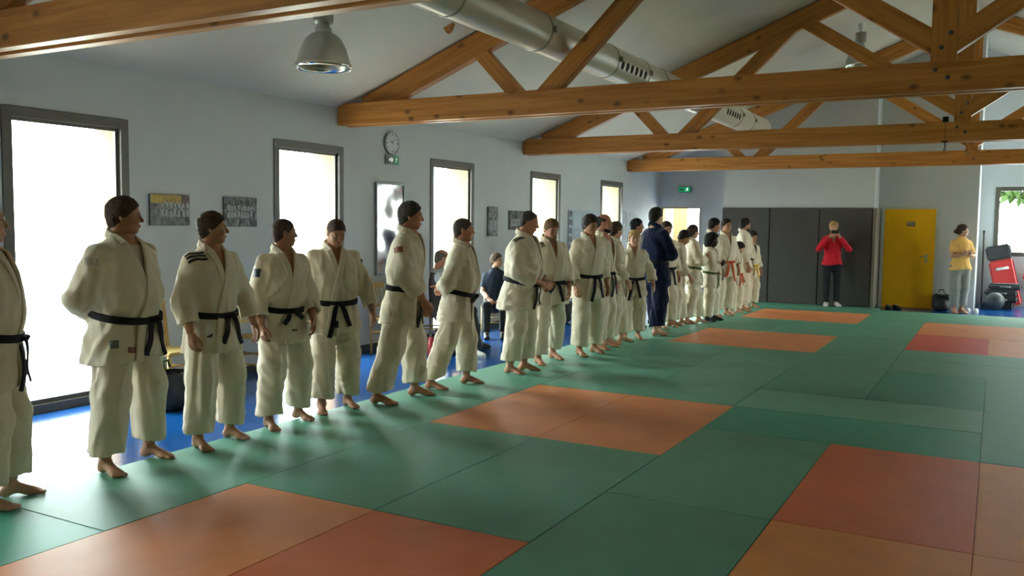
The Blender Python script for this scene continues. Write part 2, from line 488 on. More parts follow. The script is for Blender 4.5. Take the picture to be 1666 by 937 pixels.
# ------------------------------------------------------------------ outside the windows
g = box('ground', gravel, None, -40, XW - .5, -30, 40, -.35, -.12)
tag(g, 'pale sunlit ground outside the tall windows', 'ground', kind='structure')
g2 = box('ground', gravel, None, XR + .5, 45, -30, 40, -.35, -.12)
tag(g2, 'pale ground on the far side of the hall', 'ground', kind='structure')
g3 = box('ground', gravel, None, XW - .5, XR + .5, YF + .3, 45, -.35, -.12)
tag(g3, 'pale ground behind the equipment alcove', 'ground', kind='structure')
g4 = box('ground', gravel, None, XA + .2, XR + .5, YB + .16, YF + .3, -.35, -.12)
tag(g4, 'pale ground in the yard beside the alcove', 'ground', kind='structure')
pf = box('floor_porch', mat('pale_porch_floor', (0.6, 0.57, 0.55), 0.25, 0.5), None, XW - .3, 3.5, YB + .16, YF + .3, ZF - .2, ZF - .005)
tag(pf, 'pale floor beyond the open doorway', 'floor', kind='structure')
pw = MB().box(-3.44, -3.24, YB + .16, 15.1, ZF - .2, 2.9).build('wall_porch', mat('cream_porch_paint', (0.80, 0.56, 0.26), 0.8), None)
tag(pw, 'cream wall seen through the open doorway', 'wall', kind='structure')
pd = MB().box(-2.98, -2.62, 15.0, 15.04, ZF, 2.4).build('door_2', mat('cream_door_paint', (0.80, 0.56, 0.26), 0.6), None)
tag(pd, 'cream door leaf standing open beyond the doorway', 'door', kind='structure')

def foliage(name, label, c, r, n, seed, lsize=.07, group=None, stem=True):
    rg = np.random.RandomState(seed)
    root = empty(name, (c[0], c[1], -.12)); tag(root, label, 'shrub' if name == 'shrub' else 'tree', group)
    h = c[2] + .12
    P = rg.normal(size=(n, 3)); P /= np.linalg.norm(P, axis=1)[:, None]
    P = P * (rg.uniform(.35, 1, n)[:, None] ** .6) * np.array(r) + np.array((0, 0, h))
    V, F = [], []
    for p in P:
        a = rg.normal(size=3); a /= np.linalg.norm(a); b = np.cross(a, rg.normal(size=3)); b /= np.linalg.norm(b)
        s = lsize * rg.uniform(.6, 1.3); k = len(V)
        nn = np.cross(a, b)
        V += [p - a * s, p + b * s * .45 + nn * s * .12, p + a * s, p - b * s * .45 + nn * s * .12]
        F += [(k, k + 1, k + 2), (k, k + 2, k + 3)]
    o = link('foliage', from_arrays('foliage', V, F), leaf_m, root); o['kind'] = 'stuff'
    st = MB()
    st.tube([(0, 0, 0), (.02, .01, h * .5), (0, 0, h)], [.03 if name == 'shrub' else .12, .02 if name == 'shrub' else .1, .01], 8)
    for k in range(5):
        a = k * 1.3
        st.tube([(0, 0, h * .35 + .05 * k * h), (r[0] * .6 * math.cos(a), r[1] * .6 * math.sin(a), h * .9 + .05 * k * h)], [.012 * (1 if name == 'shrub' else 4), .006], 6)
    st.build('stem', stem_m, root)
foliage('shrub', 'taller leafy green shrub outside the brightest window', (-4.55, -1.95, .32), (.3, .35, .32), 260, 1)
foliage('shrub', 'low leafy shrub outside the brightest window, the smaller of two', (-4.5, -1.15, .22), (.3, .30, .25), 220, 2)
foliage('garden_tree', 'leafy tree with hanging foliage outside the alcove window', (5.4, 21.0, 3.25), (2.4, 1.2, .95), 2600, 3, .16)

# ------------------------------------------------------------------ roof trusses
def member(name, p0, p1, w, t, yc, parent, bevel=.006):
    """straight timber in an x-z plane: centre line p0->p1 (x,z), face width w, thickness t, centred on local y yc"""
    dx, dz = p1[0] - p0[0], p1[1] - p0[1]
    L = math.hypot(dx, dz)
    o = MB().box(-L / 2, L / 2, -t / 2, t / 2, -w / 2, w / 2).build(name, wood_x, parent, bevel=bevel)
    o.location = ((p0[0] + p1[0]) / 2, yc, (p0[1] + p1[1]) / 2)
    o.rotation_euler = (0, -math.atan2(dz, dx), 0)
    return o
bolt_m = mat('bolt_steel', (0.12, 0.13, 0.13), 0.5, 0.4, 0.1, metal=.6)
def truss(y, label):
    root = empty('roof_truss', (XC, y, 0)); tag(root, label, 'roof truss', 'timber roof trusses')
    half = XC - XW - .005
    for yy in (.05, .22):
        member('tie_beam', (-half, 2.945), (half, 2.945), .26, .10, yy, root)
    for s in (-1, 1):
        def S(p): return ((p[0] - XC) if s < 0 else (XC - p[0]), p[1])
        member('rafter', S((-2.75, 3.02)), S((3.52, 5.478)), .255, .13, .135, root)
        member('strut', S((-.60, 3.0)), S((-1.20, 3.62)), .165, .11, .135, root)
        member('strut', S((-.345, 3.0)), S((1.42, 4.70)), .20, .11, .135, root)
        member('strut', S((1.30, 4.72)), S((3.55, 3.205)), .185, .11, .135, root)
    o = MB().box(-.1025, .1025, -.065, .065, 3.0, 5.46).build('king_post', wood_z, root, bevel=.006); o.location = (0, .135, 0)
    for bx, bz in ((-.06, 3.00), (.04, 2.93), (-.02, 3.20), (.05, 3.32)):
        b = MB().lathe([(0.0001, .0), (.019, .0), (.019, .008), (.012, .012), (.0001, .012)], (0, 0, 0), 12).build('bolt', bolt_m, root)
        b.rotation_euler = (math.pi / 2, 0, 0); b.location = (bx, .0 if bz < 3.08 else .071, bz)
    return root
truss(-2.21, 'pine roof truss above the large metal dome lamp')
truss(2.545, 'pine roof truss just over the wall clock, with the pale duct passing through')
truss(7.35, 'pine roof truss above the bluish notice board, small black clamp on its beam')
truss(12.17, 'pine roof truss closest to the grey wall padding, duct ends beside it')
wd = MB().prism([(-.06, -.02), (.06, .027), (.03, -.05), (-.01, -.085)], 1, 0, .06).build('wooden_bracket', wood_y)
wd.location = (-1.25, 2.16, 3.765)
tag(wd, 'small dark wooden wedge bracket fixed to the sloping ceiling beside the duct', 'bracket')
ck = MB().box(-.035, .035, -.012, .06, .0, .07).box(-.035, .035, -.012, .0, -.275, .0 - .255).tube([(0, -.006, -.27), (.012, -.01, -.33), (-.01, -.01, -.39), (.03, -.01, -.37)], .008, 8).tube([(0, -.006, .01), (0, -.006, -.27)], .0035, 6).build('beam_clamp', black_m)
ck.location = (3.36, 7.335, 3.075)
tag(ck, 'small black clamp with a hook hung over a pine beam', 'clamp')

# ------------------------------------------------------------------ ventilation duct
duct_m = mat('galvanised_duct', (0.66, 0.60, 0.48), 0.30, 0.6, 0.05, 1.5, metal=0.12, stretch=(1, .3, 1))
root = empty('ventilation_duct', (-.2, 0, 3.61)); tag(root, 'long pale metal ventilation duct running through the roof trusses', 'duct')
ysec = [-7.0, -4.6, -2.0, .55, 2.2, 4.0, 5.05, 5.75, 7.7, 9.8, 10.7, 12.02]
R = .2
def ring_cyl(mb, y0, y1, r0, r1, n=36):
    V, F = [], []
    for yy, r in ((y0, r0), (y1, r1)):
        for k in range(n):
            a = 2 * math.pi * k / n
            V.append((r * math.cos(a), yy, r * math.sin(a)))
    for k in range(n):
        F.append((k, (k + 1) % n, n + (k + 1) % n, n + k))
    return mb.add(V, F)
for a, b in zip(ysec[:-1], ysec[1:]):
    mb = MB(); ring_cyl(mb, a, b, R, R)
    mb.build('duct_section', duct_m, root, smooth=True)
clampm = mat('duct_clamp', (0.40, 0.37, 0.30), 0.4, 0.5, 0.05, metal=.7)
for yy in ysec[1:-1]:
    mb = MB(); ring_cyl(mb, yy - .02, yy - .012, R, R + .007); ring_cyl(mb, yy - .012, yy + .012, R + .007, R + .007); ring_cyl(mb, yy + .012, yy + .02, R + .007, R)
    mb.box(R - .01, R + .04, yy - .015, yy + .015, -.03, .03)
    mb.build('clamp_ring', clampm, root, smooth=False)
mb = MB(); ring_cyl(mb, 12.02, 12.06, R, R * .93); ring_cyl(mb, 12.06, 12.08, R * .93, .6 * R); ring_cyl(mb, 12.08, 12.085, R * .6, .001)
mb.build('end_cap', duct_m, root, smooth=True)
hole_m = mat('duct_outlet_dark', (0.02, 0.018, 0.015), 0.8)
ao = math.radians(-14)
for base in (4.12, 8.85):
    for k in range(6):
        mb = MB()
        mb.lathe([(.0001, .004), (.042, .004), (.05, .0), (.05, -.01)], (0, 0, 0), 18)
        o = mb.build('air_outlet', hole_m, root)
        o.rotation_euler = (0, math.pi / 2 - ao, 0)
        o.location = (R * math.cos(ao), base + .155 * k, R * math.sin(ao))

# ------------------------------------------------------------------ dome lamps
def dome_lamp(loc, label, cord):
    root = empty('dome_lamp', loc); tag(root, label, 'lamp')
    shade = MB().lathe([(.07, .30), (.11, .285), (.16, .24), (.20, .16), (.228, .06), (.238, .0), (.243, -.005), (.236, -.004), (.225, .06), (.195, .16), (.15, .235), (.10, .27), (.0001, .275)], n=40).build('shade', mat('grey_dome', (0.50, 0.50, 0.46), 0.28, 0.5, 0.04, metal=.55), root, smooth=True)
    MB().lathe([(.238, .03), (.2465, .028), (.2465, -.008), (.236, -.01), (.231, .028)], n=40).build('rim', chrome, root, smooth=True)
    MB().lathe([(.075, .29), (.072, .34), (.055, .345), (.052, .40)], n=28).build('neck', steel, root, smooth=True)
    MB().lathe([(.052, .385), (.085, .385), (.088, .40), (.088, .54), (.08, .55), (.0001, .55)], n=28).build('housing', mat('lamp_housing', (0.34, 0.34, 0.30), 0.4, 0.5, 0.05, metal=.5), root, smooth=True)
    MB().lathe([(.0001, .10), (.035, .11), (.045, .15), (.035, .2), (.02, .26)], n=20).build('bulb', mat('orange_bulb', (0.75, 0.22, 0.08), 0.25, 0.5), root, smooth=True)
    MB().tube([(0, 0, .55), (0, 0, cord - .12)], .006, 6).lathe([(.012, cord - .18), (.05, cord - .04), (.055, cord)], n=16).build('cord', white_pl, root)
    return root
lamp_x, lamp_y, lamp_z = -1.21, .12, 2.985
dome_lamp((lamp_x, lamp_y, lamp_z), 'large grey metal dome lamp hanging in front of the white wall', ceil_z(lamp_x) - lamp_z)
dome_lamp((1.92, 9.76, 4.31), 'metal dome lamp hanging behind the duct-side roof struts', ceil_z(1.92) - 4.31)

# ------------------------------------------------------------------ implicit-surface modelling (for bodies and clothes)
class Grid:
    def __init__(self, lo, hi, h):
        self.h = h
        ax = [np.arange(lo[i], hi[i] + h, h, dtype=np.float32) for i in range(3)]
        self.ax = ax
        self.X, self.Y, self.Z = np.meshgrid(*ax, indexing='ij')
def cap(g, a, b, ra, rb):
    ax, ay, az = a; bx, by, bz = b[0] - ax, b[1] - ay, b[2] - az
    px, py, pz = g.X - ax, g.Y - ay, g.Z - az
    t = np.clip((px * bx + py * by + pz * bz) / (bx * bx + by * by + bz * bz + 1e-12), 0, 1)
    return np.sqrt((px - bx * t) ** 2 + (py - by * t) ** 2 + (pz - bz * t) ** 2) - (ra + (rb - ra) * t)
def ell(g, c, r):
    px, py, pz = g.X - c[0], g.Y - c[1], g.Z - c[2]
    k0 = np.sqrt((px / r[0]) ** 2 + (py / r[1]) ** 2 + (pz / r[2]) ** 2)
    k1 = np.sqrt((px / r[0] ** 2) ** 2 + (py / r[1] ** 2) ** 2 + (pz / r[2] ** 2) ** 2) + 1e-9
    return k0 * (k0 - 1) / k1
def rbox(g, c, hs, r):
    q = [np.abs(v - c[i]) - hs[i] + r for i, v in enumerate((g.X, g.Y, g.Z))]
    return np.sqrt(sum(np.maximum(v, 0) ** 2 for v in q)) + np.minimum(np.maximum(np.maximum(q[0], q[1]), q[2]), 0) - r
def smin(a, b, k):
    h = np.clip(.5 + .5 * (b - a) / k, 0, 1)
    return b + (a - b) * h - k * h * (1 - h)
def smax(a, b, k):
    return -smin(-a, -b, k)
def surfnet(g, d):
    """naive surface nets: returns vertices and quads of the zero level"""
    s = d < 0
    nx, ny, nz = d.shape
    c = np.zeros((nx - 1, ny - 1, nz - 1), dtype=np.int8)
    for i in (0, 1):
        for j in (0, 1):
            for k in (0, 1):
                c += s[i:nx - 1 + i, j:ny - 1 + j, k:nz - 1 + k]
    I = np.argwhere((c > 0) & (c < 8))
    if len(I) == 0:
        return np.zeros((0, 3)), np.zeros((0, 4), dtype=int)
    idx = -np.ones(c.shape, dtype=np.int64)
    idx[I[:, 0], I[:, 1], I[:, 2]] = np.arange(len(I))
    acc = np.zeros((len(I), 3)); cnt = np.zeros(len(I))
    cor = [(i, j, k) for i in (0, 1) for j in (0, 1) for k in (0, 1)]
    val = {q: d[I[:, 0] + q[0], I[:, 1] + q[1], I[:, 2] + q[2]] for q in cor}
    for q in cor:
        for ax in range(3):
            if q[ax] == 0:
                p = list(q); p[ax] = 1; p = tuple(p)
                a, b = val[q], val[p]
                m = (a < 0) != (b < 0)
                t = np.where(m, a / np.where(a == b, 1, a - b), 0)
                pos = np.tile(np.array(q, dtype=float), (len(I), 1)); pos[:, ax] += t
                acc[m] += pos[m]; cnt[m] += 1
    V = acc / cnt[:, None] + I
    V = V * g.h + np.array([a[0] for a in g.ax])
    Q = []
    for ax in range(3):
        u, w = [(1, 2), (2, 0), (0, 1)][ax]
        sl0 = [slice(None)] * 3; sl1 = [slice(None)] * 3
        sl0[ax] = slice(0, -1); sl1[ax] = slice(1, None)
        a, b = s[tuple(sl0)], s[tuple(sl1)]
        E = np.argwhere(a != b)
        ok = (E[:, u] > 0) & (E[:, w] > 0) & (E[:, u] < d.shape[u] - 1) & (E[:, w] < d.shape[w] - 1)
        E = E[ok]
        def cell(du, dw):
            C = E.copy(); C[:, u] += du; C[:, w] += dw
            return idx[C[:, 0], C[:, 1], C[:, 2]]
        q = np.stack([cell(-1, -1), cell(0, -1), cell(0, 0), cell(-1, 0)], 1)
        flip = ~a[E[:, 0], E[:, 1], E[:, 2]]
        q[flip] = q[flip][:, ::-1]
        Q.append(q)
    Q = np.concatenate(Q)
    Q = Q[(Q >= 0).all(1)]
    return V, Q
def relax(V, Q, it=1, lam=.5):
    for _ in range(it):
        A = np.zeros_like(V); n = np.zeros(len(V))
        for i in range(4):
            for j in (1, 3):
                np.add.at(A, Q[:, i], V[Q[:, (i + j) % 4]]); np.add.at(n, Q[:, i], 1)
        V = V * (1 - lam) + lam * A / np.maximum(n, 1)[:, None]
    return V
def sample(g, d, P):
    q = (P - np.array([a[0] for a in g.ax])) / g.h
    i0 = np.clip(np.floor(q).astype(int), 0, np.array(d.shape) - 2)
    f = np.clip(q - i0, 0, 1)
    o = 0
    for a in (0, 1):
        for b in (0, 1):
            for c in (0, 1):
                w = (f[:, 0] if a else 1 - f[:, 0]) * (f[:, 1] if b else 1 - f[:, 1]) * (f[:, 2] if c else 1 - f[:, 2])
                o = o + w * d[i0[:, 0] + a, i0[:, 1] + b, i0[:, 2] + c]
    return o
def compact(V, Q):
    used = np.unique(Q)
    m = -np.ones(len(V), dtype=np.int64); m[used] = np.arange(len(used))
    return V[used], m[Q]
def wob(P, seed, f):
    r = np.random.RandomState(seed)
    X, Y, Z = P
    o = 0
    for i in range(3):
        k = r.normal(size=3) * f; k2 = r.normal(size=3) * f * .6
        o = o + np.sin(k[0] * X + k[1] * Y + k[2] * Z + r.uniform(0, 6) + 1.4 * np.sin(k2[0] * X + k2[1] * Y + k2[2] * Z + r.uniform(0, 6)))
    return o / 3

def ridge(P, seed, f):
    """folds: soft creases between rounded swells"""
    w = wob(P, seed, f)
    return 1.0 - 2.0 * np.sqrt(w * w + .03)

# ------------------------------------------------------------------ templates: head, hair, hand, foot
def make_head(kind, h):
    g = Grid((-.14, -.12, -.24), (.16, .12, .14), h)
    child = kind == 'child'
    fem = kind != 'man'
    d = ell(g, (-.012, 0, .028), (.097, .077, .088))
    d = smin(d, ell(g, (.026, 0, -.03), (.063, .058, .082)), .03)
    d = smin(d, ell(g, (.012, 0, -.068), (.058, .056 if not fem else .05, .042)), .025)
    cz = -.092 if not child else -.084
    d = smin(d, ell(g, (.054 if not fem else .05, 0, cz), (.030, .031 if not fem else .024, .024)), .022)
    d = smin(d, ell(g, (.072, 0, .022), (.02, .046, .011 if not fem else .006)), .014)
    for s in (-1, 1):
        d = smax(d, -ell(g, (.098, s * .031, .0), (.018, .018, .013)), .012)
        d = smin(d, ell(g, (.062, s * .036, -.028), (.024, .02, .018)), .02)
    nl = .106 if not child else .1
    d = smin(d, cap(g, (.083, 0, .014), (nl, 0, -.027), .0075, .012), .010)
    for s in (-1, 1):
        d = smin(d, ell(g, (.094, s * .011, -.032), (.011, .0075, .0075)), .006)
    d = smin(d, ell(g, (.086, 0, -.058), (.011, .023, .0065)), .007)
    d = smin(d, ell(g, (.085, 0, -.069), (.011, .02, .0065)), .006)
    for s in (-1, 1):
        e = ell(g, (-.012, s * .078, -.006), (.019, .009, .032))
        e = smax(e, -ell(g, (-.006, s * .086, -.003), (.01, .006, .018)), .006)
        d = smin(d, e, .006)
    nr = .056 if not fem else .044
    d = smin(d, cap(g, (-.028, 0, -.06), (-.036, 0, -.25), nr, nr + .012), .03)
    V, Q = surfnet(g, d)
    return relax(V, Q, 1, .35), Q
HAIR_STYLES = {}
def make_hair(style, h=.0065, seed=3):
    g = Grid((-.22, -.17, -.30), (.15, .17, .19), h)
    P = (g.X, g.Y, g.Z)
    t = {'crop': .005, 'short': .014, 'bald': .004, 'receding': .007, 'bowl': .02, 'long': .02, 'ponytail': .014, 'bun': .014, 'curly': .03, 'afro': .045, 'tousled': .02}[style]
    amp = {'crop': .0005, 'short': .004, 'bald': .001, 'receding': .002, 'bowl': .003, 'long': .004, 'ponytail': .003, 'bun': .003, 'curly': .010, 'afro': .008, 'tousled': .009}[style]
    d = ell(g, (-.013, 0, .030), (.097 + t, .078 + t * .8, .088 + t))
    d = smin(d, ell(g, (-.06, 0, -.035), (.045 + t * .4, .058 + t * .5, .06)), .03)
    d = d - amp * wob(P, seed, 75)
    line = {'bowl': .040, 'long': .02, 'bald': -.005, 'receding': -.015, 'curly': .03, 'afro': .02, 'tousled': .03}.get(style, .018)
    cut = (g.X - g.Z) * .7 - line * .7
    if style in ('bowl', 'tousled'):
        cut = np.minimum(cut, np.maximum(.042 - g.Z, g.X - .2))
        cut = np.maximum(cut, np.where(g.X > -.01, -.03 - g.Z, -1))
    zcut = -.085 - g.Z
    d = smax(d, smax(cut, zcut, .01), .008)
    if style == 'bald':
        d = smax(d, g.Z - .062 + .25 * np.maximum(g.X, -.2), .01)
    if style == 'long':
        e = smin(cap(g, (-.05, .05, .03), (-.065, .062, -.15), .045, .035), cap(g, (-.05, -.05, .03), (-.065, -.062, -.15), .045, .035), .04)
        e = smin(e, cap(g, (-.075, 0, .0), (-.085, 0, -.17), .05, .04), .04) - amp * wob(P, seed + 1, 60)
        d = smin(d, e, .02)
    if style == 'ponytail':
        d = smin(d, ell(g, (-.115, 0, .045), (.03, .03, .03)), .015)
        e = cap(g, (-.125, 0, .04), (-.15, .02, -.10), .026, .016) - .004 * wob(P, seed + 2, 70)
        d = smin(d, e, .012)
    if style == 'bun':
        d = smin(d, ell(g, (-.125, 0, -.02), (.042, .045, .042)) - .004 * wob(P, seed, 90), .012)
    if style == 'afro':
        d = smin(d, ell(g, (-.06, 0, -.05), (.09, .11, .09)) - .008 * wob(P, seed, 80), .03)
        d = smax(d, -ell(g, (.075, 0, -.045), (.09, .066, .085)), .01)
    V, Q = surfnet(g, d)
    return relax(V, Q, 1, .3), Q
def make_beard(h=.006):
    g = Grid((-.05, -.1, -.16), (.13, .1, .02), h)
    d = smin(ell(g, (.014, 0, -.07), (.064, .063, .05)), ell(g, (.058, 0, -.096), (.037, .04, .034)), .02)
    d = smin(d, ell(g, (.086, 0, -.048), (.016, .03, .007)), .008)
    d = d - .004 * wob((g.X, g.Y, g.Z), 5, 80)
    d = smax(d, -ell(g, (.1, 0, -.063), (.03, .02, .009)), .004)
    d = smax(d, g.Z + .045 - .3 * np.abs(g.Y), .01)
    V, Q = surfnet(g, d)
    return relax(V, Q, 1, .3), Q
def make_hand(curl, thumb, h=.0042):
    """right hand: wrist at origin, fingers +x, palm -z, thumb +y"""
    g = Grid((-.09, -.065, -.11), (.20, .085, .045), h)
    d = rbox(g, (.045, 0, 0), (.047, .038, .013), .012)
    d = smin(d, cap(g, (.02, .022, -.008), (.045, .03, -.01), .016, .014), .015)
    w = cap(g, (-.09, 0, 0), (.012, 0, 0), .026, .024)
    d = smin(d, w, .02)
    for y, L, sp in ((.0285, .072, .10), (.0095, .080, .03), (-.0095, .074, -.03), (-.0275, .058, -.10)):
        p = np.array((.083, y, 0.0)); ang = 0.0; r = .0092 if abs(y) < .028 else .0082
        for frac, c in zip((.46, .30, .24), curl):
            ang += math.radians(c)
            q = p + L * frac * np.array((math.cos(ang) * math.cos(sp), math.sin(sp), -math.sin(ang)))
            d = smin(d, cap(g, tuple(p), tuple(q), r, r * .9), .0035 if p[0] > .084 else .006)
            p = q; r *= .92
    a = np.array((.022, .03, -.006))
    for dv, r0, r1 in (((.028, .02, -.010 - thumb * .3), .0135, .011), ((.028, .008, -.008 - thumb * .5), .011, .0095), ((.022, -.002, -.004 - thumb * .5), .0095, .008)):
        b = a + np.array(dv); d = smin(d, cap(g, tuple(a), tuple(b), r0, r1), .006); a = b
    V, Q = surfnet(g, d)
    return relax(V, Q, 1, .3), Q
def make_foot(h=.0055):
    """right foot: sole at z=0 below the ankle, toes +x, big toe at +y"""
    g = Grid((-.09, -.07, -.01), (.22, .07, .20), h)
    d = ell(g, (-.03, 0, .032), (.040, .033, .034))
    d = smin(d, cap(g, (.0, 0, .062), (.105, .005, .026), .036, .027), .03)
    d = smin(d, ell(g, (.115, .002, .02), (.05, .046, .021)), .02)
    for y, x1, r in ((.030, .185, .014), (.009, .19, .0105), (-.008, .182, .0098), (-.023, .17, .0092), (-.036, .156, .0085)):
        d = smin(d, cap(g, (.13, y * .9, .017), (x1 - r, y * 1.08, .012), r * 1.05, r), .006)
    d = smin(d, cap(g, (-.005, 0, .07), (-.012, 0, .22), .036, .040), .025)
    for s in (-1, 1):
        d = smin(d, ell(g, (-.003, s * .036, .075), (.014, .008, .014)), .01)
    d = smax(d, .001 - g.Z, .006)
    V, Q = surfnet(g, d)
    return relax(V, Q, 1, .3), Q
def make_shoe(h=.007):
    g = Grid((-.1, -.07, -.01), (.23, .07, .14), h)
    d = smin(ell(g, (-.025, 0, .045), (.058, .042, .05)), cap(g, (0, 0, .06), (.12, .004, .035), .042, .034), .03)
    d = smin(d, ell(g, (.135, .002, .03), (.065, .05, .034)), .025)
    d = smax(d, .001 - g.Z, .01)
    d = smax(d, g.Z - .1, .01)
    V, Q = surfnet(g, d)
    return relax(V, Q, 1, .3), Q

TPL = {}
def tpl(key):
    if key not in TPL:
        k, a = key
        if k == 'head': TPL[key] = make_head(a[0], a[1])
        elif k == 'hair': TPL[key] = make_hair(a)
        elif k == 'beard': TPL[key] = make_beard()
        elif k == 'hand': TPL[key] = make_hand({'relaxed': (22, 30, 20), 'fist': (62, 75, 45), 'grip': (45, 55, 35), 'flat': (8, 12, 8)}[a], {'relaxed': .01, 'fist': .045, 'grip': .035, 'flat': .0}[a])
        elif k == 'foot': TPL[key] = make_foot()
        elif k == 'shoe': TPL[key] = make_shoe()
    return TPL[key]

def frame(xa, za):
    """3x3 with columns x,y,z: x along xa, z close to za"""
    x = np.array(xa, float); x /= np.linalg.norm(x)
    z = np.array(za, float); z -= x * (z @ x); z /= np.linalg.norm(z) + 1e-12
    return np.stack([x, np.cross(z, x), z], 1)

class Parts:
    def __init__(self):
        self.V, self.F, self.M, self.n = [], [], [], 0
    def add(self, V, F, mi=0):
        self.V.append(np.asarray(V, float)); self.F += [tuple(int(i) + self.n for i in f) for f in (F.tolist() if isinstance(F, np.ndarray) else F)]
        self.M += [mi] * len(F); self.n += len(V)
    def mb(self, b, mi=0):
        self.add(np.array(b.v), b.f, mi)
    def build(self, name, mats, parent, dz=0.0):
        V = np.concatenate(self.V)
        me = from_arrays(name, V, self.F)
        me.polygons.foreach_set('material_index', self.M)
        o = link(name, me, mats, parent, smooth=True)
        o.location = (0, 0, dz)
        return o

# ------------------------------------------------------------------ people
SKIN = {n: mat('skin_' + n, c, 0.5, 0.35, 0.06, 14, 0.1, 120) for n, c in (('fair', (0.56, 0.30, 0.19)), ('tan', (0.44, 0.21, 0.115)), ('brown', (0.06, 0.028, 0.016)), ('ruddy', (0.52, 0.23, 0.14)))}
HAIR = {n: mat('hair_' + n, c, 0.7, 0.25, 0.35, 60, 0.8, 160, stretch=(1, 1, .25)) for n, c in (('dark', (0.020, 0.013, 0.009)), ('brown', (0.055, 0.03, 0.016)), ('grey', (0.13, 0.115, 0.095)), ('blond', (0.42, 0.26, 0.10)), ('black', (0.008, 0.007, 0.007)), ('sandy', (0.16, 0.085, 0.04)), ('white', (0.45, 0.42, 0.36)), ('stubble', (0.075, 0.045, 0.03)), ('ash', (0.06, 0.05, 0.04)))}
eye_w = mat('eye_white', (0.7, 0.68, 0.64), 0.25); eye_d = mat('eye_iris', (0.03, 0.02, 0.012), 0.2); lip_m = mat('lip', (0.35, 0.12, 0.09), 0.5)
def gi_mat(name, c):
    return mat(name, c, 0.85, 0.15, 0.05, 5, 0.35, 260, sheen=.15)
GI = gi_mat('white_judo_cotton', (0.76, 0.66, 0.50)); GIB = gi_mat('blue_judo_cotton', (0.004, 0.008, 0.036))
BELT = {n: mat('belt_' + n, c, 0.75, 0.2, 0.1, 30, 0.3, 300) for n, c in (('black', (0.018, 0.016, 0.02)), ('green', (0.09, 0.11, 0.035)), ('orange', (0.55, 0.08, 0.02)), ('yellow', (0.75, 0.50, 0.05)), ('brown', (0.10, 0.05, 0.025)))}
patch_m = {n: mat('patch_' + n, c, 0.6) for n, c in (('navy', (0.02, 0.03, 0.07)), ('grey', (0.16, 0.15, 0.13)), ('rust', (0.25, 0.09, 0.05)), ('white', (0.75, 0.73, 0.66)), ('black', (0.02, 0.02, 0.02)), ('faint', (0.55, 0.50, 0.42)), ('green', (0.03, 0.12, 0.05)), ('blue', (0.15, 0.40, 0.75)), ('yellow', (0.8, 0.55, 0.05)))}

ARMS = {  # elbow, wrist relative to the shoulder for the left side (+y outwards), palm direction, hand
    'hang': ((-.01, .085, -.275), (.085, .085, -.52), (.0, -1, 0), 'relaxed'),
    'hang_out': ((.0, .13, -.265), (.085, .17, -.505), (.0, -1, 0), 'relaxed'),
    'hang_front': ((.03, .07, -.275), (.19, .01, -.49), (-.5, -1, 0), 'relaxed'),
    'back': ((-.09, .10, -.265), (-.20, -.13, -.37), (-1, 0, 0), 'fist'),
    'clasp': ((.03, .09, -.27), (.23, -.12, -.41), (-1, 0, -.3), 'grip'),
    'belt': ((.02, .11, -.265), (.20, -.02, -.40), (-1, -.4, 0), 'fist'),
    'cross': ((.10, .07, -.26), (.255, -.14, -.20), (-1, 0, 0), 'grip'),
    'hip': ((-.05, .17, -.24), (.02, .02, -.42), (0, -1, 0), 'fist'),
    'phone': ((.13, .15, -.20), (.22, -.075, .085), (-.5, -1, 0), 'grip'),
    'lap': ((.06, .06, -.27), (.27, -.05, -.37), (0, -.3, -1), 'relaxed'),
    'reach': ((.12, .03, -.25), (.32, .0, -.33), (0, -1, 0), 'grip'),
}
TORSO = np.array([  # z, half width, half depth (loose judo jacket)
    (.66, .235, .180), (.74, .230, .175), (.85, .215, .162), (.95, .190, .143), (1.00, .176, .132), (1.06, .186, .140), (1.15, .197, .148),
    (1.25, .200, .150), (1.34, .190, .140), (1.40, .162, .120), (1.445, .122, .100), (1.49, .086, .084), (1.56, .074, .074)])
TIGHT = np.array([
    (.66, .212, .155), (.80, .212, .155), (.90, .206, .150), (1.00, .176, .130), (1.06, .156, .116), (1.15, .165, .122),
    (1.25, .176, .126), (1.34, .178, .122), (1.41, .155, .108), (1.455, .120, .088), (1.50, .072, .070), (1.56, .06, .06)])
BODY = TIGHT.copy(); BODY[:, 1:] -= .022; BODY[:4, 1:] -= np.array((.045, .04))

